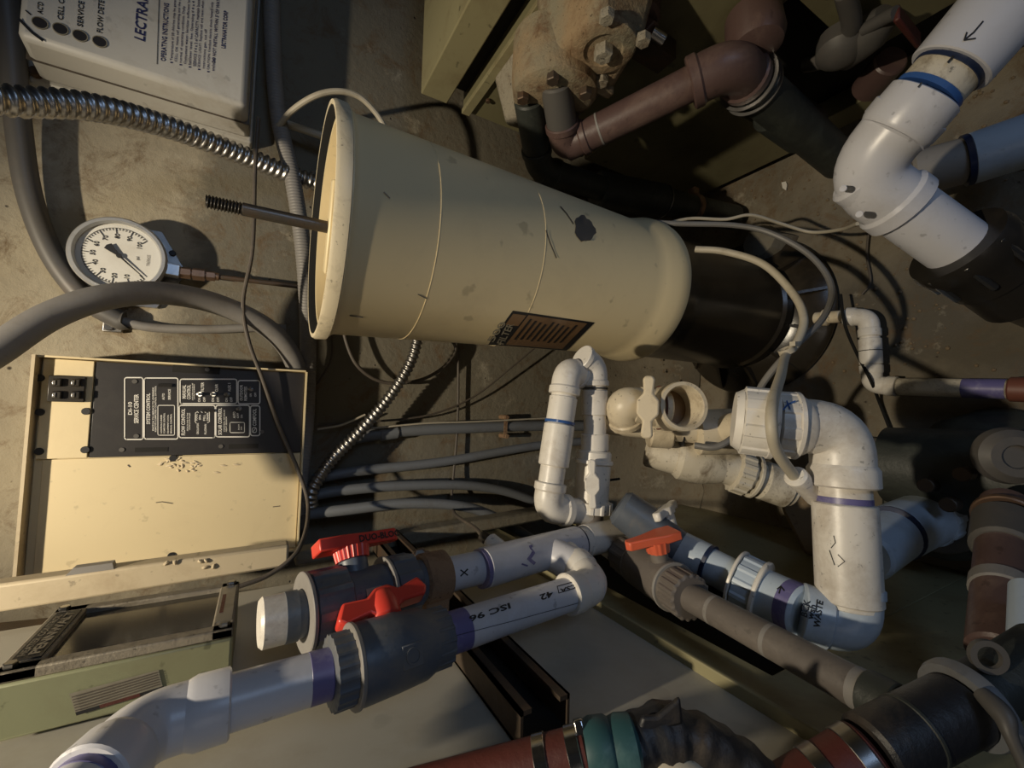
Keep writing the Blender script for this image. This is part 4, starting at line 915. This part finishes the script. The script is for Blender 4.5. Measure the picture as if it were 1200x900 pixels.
elbow(t, a2, Q2, Q3, rq*1.06, 'pvc_clean', 1.15, .6); seg_(t, 'pipe', Q2, Q3, rq*.98, 'pvc_clean')
for (px, py) in ((1027, 154), (988, 221), (1007, 251)):
    h_q = PD(px, py, .3965); d_ = nrm(CAM-h_q); obj('moulding_nub', G().cyl(h_q-d_*.012, h_q+d_*.0005, .0030, 14), 'pvc_clean', t)
g = G(); hc = cyl_hit(a0, a1-a0, rq*1.16); decal_line(g, [(1152, 25), (1141, 38), (1131, 46)], 2, hc); decal_line(g, [(1133, 38), (1130, 47), (1143, 45)], 2, hc)
obj('pen_arrow', g, 'ink', t)
g = G(); hc = cyl_hit(a1, a2-a1, rq*1.0); decal_line(g, [(1117, 66), (1111, 73)], 2.6, hc); hc = cyl_hit(a2, a3-a2, rq*1.15); decal_line(g, [(1080, 97), (1076, 102)], 1.8, hc); obj('pen_mark', g, 'ink', t)
# black flanged valve below it
t = thing('black_flange_valve', 'black flanged check valve body gripping the lower end of the large elbow pipe', 'valve', V((Q3.x, Q3.y, 0)))
aq = nrm(Q3-Q2)
fl = obj('flange', G().lathe(Q3-aq*.004, aq, [(0, rq*1.0), (0, .040), (.010, .042), (.02, .040), (.03, .036), (.05, .036)], 40), 'black', t)
obj('body', G().cyl(Q3+aq*.03, Q3+aq*.085, .034), 'black', t); 
fu, fv = frame(aq)
for k in range(8):
    a = math.radians(45*k+10); p = Q3+(fu*math.cos(a)+fv*math.sin(a))*.038; obj('bolt', G().cyl(p+aq*.0, p+aq*.034, .0035, 8, .0004), 'steel', fl)
pq = Q3+aq*.06; obj('stand_pipe', G().cyl(V((pq.x, pq.y, .001)), pq, .03), 'black', t)
# second pipe at the right edge
t = thing('second_feed_pipe', 'bluish white pipe with a dark ring behind the large elbow at the right edge', 'pipe', PD(1140, 190, .52)-V((0, 0, .06)))
s0, s1, s2 = PD(1065, 205, .58), PD(1133, 188, .55), PD(1225, 158, .51)
obj('pipe', G().cyl(s0, s1, .0285), 'conduit', t, label='grimy grey pipe'); obj('coupling', G().cyl(s1, s2, .0315), 'pvc_blue', t); rings(t, s1, 0, s2-s1, .0318, 'dk_blue_glue', .003, 'glue_ring')
# ================================================================== RIGHT HEATER
XH = .48
t = thing('pool_heater', 'large olive green pool heater cabinet standing at the right of the tank', 'heater', (.75, .35, 0))
ztop = PX(493, 110, XH).z; s_hi = PX(527, 117, XH).z; s_lo = PX(545, 123, XH).z; zbt = .028; yb_ = .63; yf_ = .02
obj('top_panel', G().box((XH, yf_, s_hi), (1.0, yb_, ztop)), 'olive2', t, bev=.002)
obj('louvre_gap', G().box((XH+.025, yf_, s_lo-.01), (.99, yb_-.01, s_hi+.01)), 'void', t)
obj('edge_strip', G().box((XH-.006, yf_, s_lo-.014), (XH+.002, yb_, s_lo)), 'olive2', t, bev=.001)
zmid = PX(590, 160, XH).z
obj('side_panel', G().box((XH, yf_, .335), (1.0, yb_, s_lo-.002)), 'olive', t, bev=.002)
zz = .335
oy0, oy1 = PX(1010, 120, XH).y, PX(930, 20, XH).y
obj('lower_side_panel', G().box((XH-.003, .40, zbt), (.99, yb_-.002, zz-.004)), 'olive', t, bev=.002)
obj('lower_side_panel', G().box((XH, yf_+.002, .17), (.99, .25, zz-.004)), 'olive', t, bev=.002)
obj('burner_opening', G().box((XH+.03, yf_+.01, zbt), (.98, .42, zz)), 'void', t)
obj('bottom_rail', G().box((XH-.001, yf_, zbt), (XH+.03, .40, .075)), 'olive', t, bev=.001)
for yy in (.12, .5): 
    for xx in (.52, .95): obj('foot', G().box((xx-.02, yy-.02, .001), (xx+.02, yy+.02, zbt)), 'iron', t)
c = PX(572, 117, XH-.002); obj('screw', G().cyl(c, c+V((-.004, 0, 0)), .004, 10), 'iron', t)
# burner manifold loop and red valve handle in the opening
t = thing('gas_valve', 'dim gas valve with a dark red lever at the heater opening', 'valve', PD(1010, 60, .5))
obj('manifold', G().sweep(smooth([PX(990, -10, .46), PX(998, 30, .455), PX(985, 55, .455), PX(965, 70, .46), PX(945, 75, .47)], 6), .010, 14), 'conduit3', t)
obj('valve_body', G().lathe(PX(1012, 45, .455), V((0, -.6, .3)), [(-.03, .016), (-.01, .02), (.01, .022), (.03, .014)], 24), 'conduit3', t)
obj('bonnet', G().lathe(PX(985, 62, .445), V((-1, 0, .2)), [(-.02, .026), (.0, .026), (.006, .02), (.012, .01)], 24), 'conduit3', t)
a, b = PX(1050, 15, .44), PX(1076, 48, .44)
obj('lever', G().bar(a, b, .018, .006, (1, 0, 0)), 'redhose', t, bev=.002); obj('lever_neck', G().sweep(smooth([PX(1012, 35, .45), PX(1035, 22, .445), a], 6), .007, 12), 'conduit3', t)
obj('gas_pipe', G().cyl(PX(1045, 70, .47), PX(1015, 105, .47), .02), 'brownpipe', t)
# red-brown knob on the side panel
c = PX(745, 8, XH)
t = thing('drain_petcock', 'brown round fitting with a small drain petcock on the green heater panel', 'petcock', c+V((-.03, 0, -.02)))
obj('bushing', G().cyl(c, c+V((-.022, 0, 0)), .028, 32), 'brownpipe', t); c2 = c+V((-.022, -.004, -.008))
obj('stem', G().cyl(c2, c2+V((-.012, -.008, -.006)), .011, 6), 'brownpipe', t); c3 = c2+V((-.012, -.008, -.006)); obj('nozzle', G().tubepiece(c3, c3+V((-.006, -.004, -.016)), .0065, .004, 16), 'alu', t)
# ---- header casting
t = thing('header_casting', 'heavy rusty pitted cast iron water header bolted to the heater side', 'header', PX(650, 80, .44)-V((0, 0, .05)))
hz1 = PX(600, 90, XH).z
def K(px, py, x): return PX(px, py, x)
topf = [K(640, -30, .46), K(652, 0, .42), K(655, 55, .39), K(612, 118, .39), K(594, 102, .42), K(592, 85, .46)]
topb = [p+V((.0, .0, -.05)) for p in topf]
# upper casting block: polygon swept toward the heater
blk = [V((.385, .49, .545)), V((.385, .36, .545)), V((.385, .33, .60)), V((.385, .50, .60))]
zc_ = (s_lo+.50)/2
yA, yB_ = .535, .392
obj('block', G().solid([V((.408, yA, .555)), V((.408, yB_, .555)), V((.408, yB_, .478)), V((.408, yA-.012, .470))], [V((XH, yA+.005, .575)), V((XH, yB_-.03, .575)), V((XH, yB_-.03, .465)), V((XH, yA, .462))]), 'pit', t, bev=.008)
obj('front_block', G().solid([V((.405, .398, .572)), V((.405, .320, .562)), V((.405, .320, .500)), V((.405, .398, .472))], [V((XH, .410, .590)), V((XH, .300, .575)), V((XH, .300, .49)), V((XH, .410, .462))]), 'rust', t, bev=.009)
ck = V((.405, .352, .530))
obj('round_cover', G().lathe(ck, (-1, 0, 0), [(-.004, .036), (.003, .036), (.005, .033), (.005, .022), (.002, .020), (.002, .0)], 40), 'rust', t)
obj('plug', G().cyl(ck, ck+V((-.014, 0, 0)), .011, 6, .002), 'pit', t)
for (dy, dz) in ((-.034, .026), (-.034, -.026), (.034, -.028), (.036, .03)):
    p = ck+V((.0, dy, dz)); obj('bolt', G().cyl(p, p+V((-.010, 0, 0)), .008, 6, .001), 'pit', t)
obj('web_rib', G().bar(V((.404, .398, .572)), V((.404, .398, .475)), .014, .012, (1, 0, 0)), 'rust', t, bev=.003)
fc = PX(650, 96, .41)
ef = obj('end_flange', G().lathe(fc, (-1, .05, -.05), [(-.05, .052), (0, .054), (.018, .052), (.022, .046), (.024, .02)], 40), 'rust', t)
for k in range(5):
    a = math.radians(72*k+20); p = fc+V((-.022, .040*math.sin(a), .040*math.cos(a))); obj('flange_bolt', G().cyl(p, p+V((-.010, 0, 0)), .008, 6, .001), 'iron', ef)
obj('bolt', G().cyl(V((.415, .47, .555)), V((.412, .47, .566)), .010, 6), 'iron', t)
obj('backing_plate', G().box((.455, .36, .40), (XH, .39, .50)), 'iron', t)
# ---- brown pipe from header
KA = PX(650, 100, .42)
t = thing('brown_heater_pipe', 'brown painted pipe with two elbows curving from the header to the dark lower pipe', 'pipe', K(760, 120, .42)-V((0, 0, .03)))
a, b, c, d = K(655, 122, .385), K(662, 172, .36), K(858, 74, .405), K(905, 127, .42)
seg_(t, 'inlet', a+(a-b)*.45, a.lerp(b, .75), .0195, 'conduit3'); elbow(t, a, b, c, .0200, 'brownpipe', .9, .5); seg_(t, 'pipe', b, c, .0200, 'brownpipe')
elbow(t, b, c, d, .0265, 'brownpipe', 1.0, .5)
rings(t, b.lerp(c, .24), 0, c-b, .0206, 'conduit', .0012, 'seam_ring')
dn = nrm(d-c); obj('wire_ring', G().lathe(c+dn*.048, dn, [(0, .030), (0, .034), (.002, .034), (.002, .030)], 36, closed=True), 'alu', t)
obj('wire_ring', G().lathe(c+dn*.064, dn, [(0, .030), (0, .034), (.002, .034), (.002, .030)], 36, closed=True), 'alu', t)
t = thing('dark_heater_pipe', 'blackened pipe sloping down from the brown elbow in front of the heater base', 'pipe', K(930, 150, .42)-V((0, 0, .05)))
obj('pipe', G().cyl(c+dn*.045, PX(985, 190, .40), .026), 'blackpipe', t); obj('coupling', G().cyl(K(905, 125, .425), K(945, 155, .412), .031), 'blackpipe', t)
obj('elbow_cap', G().lathe(K(885, 45, .44), V((-1, -.1, 0)), [(-.03, .03), (0, .032), (.012, .028), (.018, .014)], 28), 'brownpipe', t)
# black pipes lower
t = thing('black_heater_pipe', 'blackened pipe with an elbow running low between the heater and the filter tank', 'pipe', K(720, 220, .42)-V((0, 0, .05)))
a, b, c, d, e = K(624, 146, .385), K(632, 198, .36), K(720, 226, .38), K(775, 236, .39), K(860, 255, .40)
seg_(t, 'inlet', a+(a-b)*.5, a.lerp(b, .75), .0195, 'blackpipe'); elbow(t, a, b, c, .0200, 'blackpipe', 1.0, .5); seg_(t, 'pipe', b, c, .0195, 'blackpipe'); obj('coupling', G().cyl(c.lerp(d, -.35), d, .030), 'blackpipe', t)
seg_(t, 'pipe', d, e, .024, 'blackpipe'); obj('ring', G().cyl(d, d+nrm(e-d)*.002, .0303), 'alu', t)
obj('ground_clamp', G().cyl(d.lerp(e, .38), d.lerp(e, .45), .027, 24), 'brass', t); cc_ = d.lerp(e, .415); obj('clamp_lug', G().box(cc_+V((.018, -.01, -.005)), cc_+V((.038, .006, .008))), 'brass', t, bev=.001)
# ================================================================== CONDUITS AND CABLES
corrugated('flexible_metal_conduit', 'shiny spiral metal conduit crossing beneath the chlorinator box to the wall', [PY(-150, 118, .50), PY(-45, 112, .54), PY(20, 119, .56), PY(110, 126, .60), PY(200, 150, .66), PY(290, 184, .71), PY(345, 206, .735), PY(400, 222, .75)], .0130, 'flexm', .0092)
corrugated('flexible_metal_conduit', 'spiral metal conduit curving down the wall from the tank to the panel corner', [PY(492, 380, .70), PY(483, 420, .71), PY(460, 460, .72), PY(425, 502, .72), PY(388, 540, .72), PY(366, 575, .72), PY(366, 600, .735)], .0092, 'flexm', .0078)
corrugated('ribbed_conduit', 'straight grey ribbed conduit running between the tank rim and the service panel', [PY(318, -30, .735), PY(320, 60, .735), PY(327, 140, .735), PY(343, 210, .73), PY(356, 300, .73), PY(361, 400, .73), PY(358, 500, .73), PY(346, 612, .72)], .0110, 'conduit', .0045, amp=.022)
cablething('grey_conduit', 'thick smooth grey conduit arching over the service panel', 'conduit', [PY(-220, 600, .50), PY(-60, 450, .56), PY(0, 408, .58), PY(60, 370, .60), PY(125, 348, .62), PY(195, 344, .65), PY(262, 359, .68), PY(318, 388, .70), PY(345, 425, .72), PY(352, 470, .74)], .0135, 'conduit', seg=18)
t = thing('dark_conduit', 'thick dark conduit curving down the left side of the wall past the gauge', 'conduit', PY(100, 350, .755))
obj('conduit', G().sweep(smooth([PY(5, -30, .72), PY(14, 60, .73), PY(22, 150, .74), PY(35, 230, .745), PY(62, 300, .75), PY(100, 350, .752), PY(138, 374, .755), PY(145, 376, .755)], 8), .0122, 16), 'conduit3', t)
obj('thin_conduit', G().sweep(smooth([PY(140, 376, .756), PY(180, 384, .758), PY(240, 386, .758), PY(300, 384, .758), PY(335, 385, .758)], 8), .0062, 12), 'conduit', t)
c = PY(133, 379, .765); obj('clamp', G().box(c+V((-.012, -.004, -.010)), c+V((.016, .004, .010))), 'alu', t, bev=.001); obj('screw', G().cyl(c+V((-.006, -.004, .003)), c+V((-.006, -.008, .003)), .005, 10), 'steel', t)
tag(obj('grey_pipe_end', G().cyl(PY(351, 603, .72), PY(350, 620, .72), .0135, 24), 'conduit3'), 'dark grey conduit nut at the lower corner of the service panel', 'fitting')
for nm, lab_, pts, rr, m in (
    ('wall_conduit', 'uppermost bluish grey wall conduit, held by a rusty strap', [PY(415, 513, .755), PY(470, 505, .752), PY(560, 501, .75), PY(640, 499, .75), PY(760, 500, .75)], .0105, 'conduit2'),
    ('wall_conduit', 'second wall conduit from the top, thinner and running to the bypass pipes', [PY(366, 562, .752), PY(420, 552, .75), PY(520, 541, .75), PY(640, 521, .75), PY(760, 512, .75)], .0085, 'conduit2'),
    ('wall_conduit', 'third wall conduit from the top, curving behind the left bypass elbow', [PY(345, 586, .745), PY(400, 575, .74), PY(480, 569, .74), PY(560, 570, .74), PY(620, 585, .74), PY(700, 622, .74)], .0085, 'conduit2'),
    ('wall_conduit', 'lowest wall conduit, dim and curving down to the right', [PY(345, 605, .735), PY(400, 598, .72), PY(480, 590, .71), PY(550, 595, .70), PY(600, 617, .69), PY(650, 650, .68)], .0085, 'conduit2')):
    o = cablething(nm, lab_, 'conduit', pts, rr, m, 'conduits on the wall below the tank', seg=16)
t = thing('conduit_coupling', 'short dark coupling on the uppermost wall conduit', 'coupling', PY(420, 510, .74)); obj('sleeve', G().cyl(PY(445, 509, .752), PY(466, 506, .752), .0118, 18), 'conduit2', t); obj('end', G().cyl(PY(465, 506, .752), PY(467, 506, .752), .0122, 18), 'ink', t)
t = thing('pipe_strap', 'small rusty strap across the uppermost wall conduit', 'strap', PY(592, 505, .745)); obj('strap', G().bar(PY(593, 488, .738), PY(592, 512, .738), .0015, .007, (0, 1, 0)), 'rust2', t)
for yy in (489, 511): c = PY(592, yy, .745); obj('screw', G().cyl(c+V((0, .02, 0)), c+V((0, -.009, 0)), .0045, 10), 'rust2', t)
cablething('thin_wire', 'long thin dark wire hanging in front of the service panel from the conduit above', 'wire', [PY(303, 138, .66), PY(299, 195, .665), PY(296, 290, .67), PY(285, 352, .675), PY(291, 398, .68), PY(308, 445, .685), PY(327, 500, .69), PY(348, 548, .68), PY(361, 592, .66), PY(352, 640, .58), PY(318, 672, .56), PY(272, 690, .55)], .0026, 'wire')
cablething('loop_cable', 'thin cable loop hanging below the tank on the wall', 'cable', [PY(402, 370, .74), PY(405, 398, .74), PY(420, 430, .74), PY(450, 448, .745), PY(490, 446, .745), PY(520, 430, .745), PY(534, 408, .745), PY(520, 390, .745)], .0030, 'wire')
cablething('loop_cable', 'very thin cable slanting across the wall up to the tank label', 'cable', [PY(372, 498, .755), PY(420, 495, .75), PY(500, 487, .75), PY(555, 465, .75), PY(600, 430, .74), PY(645, 392, .73)], .0018, 'wire')
cablething('straight_wire', 'thin pale wire laid along the uppermost wall conduit', 'wire', [PY(372, 503, .75), PY(400, 498, .745), PY(428, 486, .745)], .0018, 'cable')
cablething('straight_wire', 'thin grey wire tied along the uppermost wall conduit to the bypass pipe', 'wire', [PY(435, 502, .735), PY(500, 496, .733), PY(560, 494, .733), PY(640, 490, .733)], .0016, 'cable')
cablething('thin_wire', 'faint thin wire beside the ribbed conduit under the tank rim', 'wire', [PY(388, 385, .75), PY(388, 420, .75), PY(372, 450, .755)], .0016, 'wire')
cablething('arched_cable', 'beige cable arching over the tank rim at the top left', 'cable', [PY(325, 150, .73), PY(342, 130, .70), PY(368, 113, .67), PY(395, 107, .66), PY(420, 113, .66), PY(440, 132, .665), PY(454, 155, .67), PY(470, 190, .68)], .0042, 'cable')
cablething('cream_tube', 'short cream plastic tube behind the tank rim', 'tube', [PY(320, 140, .74), PY(350, 150, .735), PY(385, 162, .73)], .0058, 'cable')
# cables over the black tank base
t = thing('grey_sensor_cable', 'dark grey cable looping around the black tank base and tied to the pale one', 'cable', PD(900, 460, .5))
obj('cable', G().sweep(smooth([PD(735, 258, .66), PD(790, 262, .64), PD(860, 264, .62), PD(905, 274, .60), PD(950, 300, .57), PD(974, 335, .54), PD(965, 372, .51), PD(925, 412, .49), PD(897, 445, .50), PD(884, 470, .52), PD(878, 492, .53), PD(860, 512, .50), PD(838, 524, .50), PD(814, 522, .51)], 8), .0038, 10), 'greycable', t)
t = thing('pale_sensor_cable', 'pale beige cable looping over the black tank base to a white plug at the union', 'cable', PD(910, 500, .42))
obj('cable', G().sweep(smooth([PD(815, 292, .60), PD(850, 295, .58), PD(895, 310, .55), PD(930, 345, .52), PD(942, 375, .50), PD(933, 403, .485), PD(921, 416, .482), PD(915, 440, .42), PD(906, 470, .362), PD(904, 500, .346), PD(910, 528, .355), PD(926, 552, .37), PD(934, 562, .375)], 8), .0046, 12), 'cable', t)
obj('plug', G().lathe(PD(931, 557, .373), PD(955, 582, .388)-PD(931, 557, .373), [(0, .0075), (.002, .0095), (.010, .0095), (.011, .0085), (.040, .0085), (.042, .006)], 24), 'pvc', t)
obj('plug_tail', G().cyl(PD(950, 575, .383), PD(962, 588, .392), .006, 16), 'pvc', t)
tt_ = thing('cable_tie', 'small beige cable tie binding the grey and pale cables', 'cable tie', PD(922, 410, .48)); c = PD(922, 411, .484)
obj('band', G().lathe(c, V((.6, .1, .3)), [(-.003, .0075), (-.003, .0085), (.003, .0085), (.003, .0075)], 16, closed=True), 'cable', tt_); obj('head', G().box(c+V((.004, -.011, -.002)), c+V((.009, -.005, .004))), 'cable', tt_)
cablething('thin_floor_cable', 'thin beige cable waving across the stained floor beyond the tank', 'cable', [PD(780, 262, .68), PD(810, 256, .68), PD(850, 257, .67), PD(880, 252, .66), PD(915, 262, .66), PD(950, 272, .65), PD(985, 269, .60), PD(1005, 262, .55)], .0024, 'cable')
cablething('black_floor_wire', 'thin black wire lying over the small drain pipe on the floor', 'wire', [PZ(985, 345, .045), PZ(990, 380, .05), PZ(1002, 410, .03), PZ(1020, 445, .05), PZ(1030, 470, .012), PZ(1045, 510, .01), PZ(1055, 550, .01)], .0022, 'rubber')
cablething('twig', 'thin dry root lying on the floor above the small drain pipe', 'root', [PZ(1018, 270, .008), PZ(1016, 300, .006), PZ(1020, 330, .006), PZ(1010, 345, .004)], .0018, 'wire')
# concrete lump and chips
c = PZ(888, 285, .05)
g = G().lathe(V((c.x, c.y, .001)), (0, 0, 1), [(0, .04), (.03, .036), (.05, .03), (.055, .01)], 9, lambda a: 1+.15*math.sin(3*a)+.1*math.cos(5*a))
tag(obj('rubble_lump', g, 'wall', ang=20), 'pale broken concrete lump beside the black tank top right', 'rubble')
c = PZ(919, 219, .003); tag(obj('paint_flake', G().prism([(-.009, -.004), (-.002, .002), (.010, .004), (.008, -.004), (.001, -.006)], c, (1, 0, 0), (0, 1, 0), (0, 0, 1), .002), 'pvc'), 'small white paint flake on the stained floor by the heater', 'paint flake')
# scattered dirt crumbs on the floor near the heater base
g = G()
for k in range(420):
    x, y = random.uniform(.05, .47), random.uniform(.1, .72)
    if (V((x, y, 0))-V((AX.x, AX.y, 0))).length < .17: continue
    s_ = random.uniform(.0010, .0032); a = random.random()*6.28
    g.lathe(V((x, y, .0005 if y < .62 else (y-.62)*.9)), (math.cos(a)*.2, math.sin(a)*.2, 1), [(0, s_), (s_*.6, s_*.8), (s_, s_*.2)], 5)
o = obj('floor_dirt', g, 'blockm', kind='stuff'); tag(o, 'loose brown dirt crumbs scattered over the floor between tank and heater', 'dirt')
for o in list(bpy.data.objects):
    if '_rl' in o: del o['_rl']
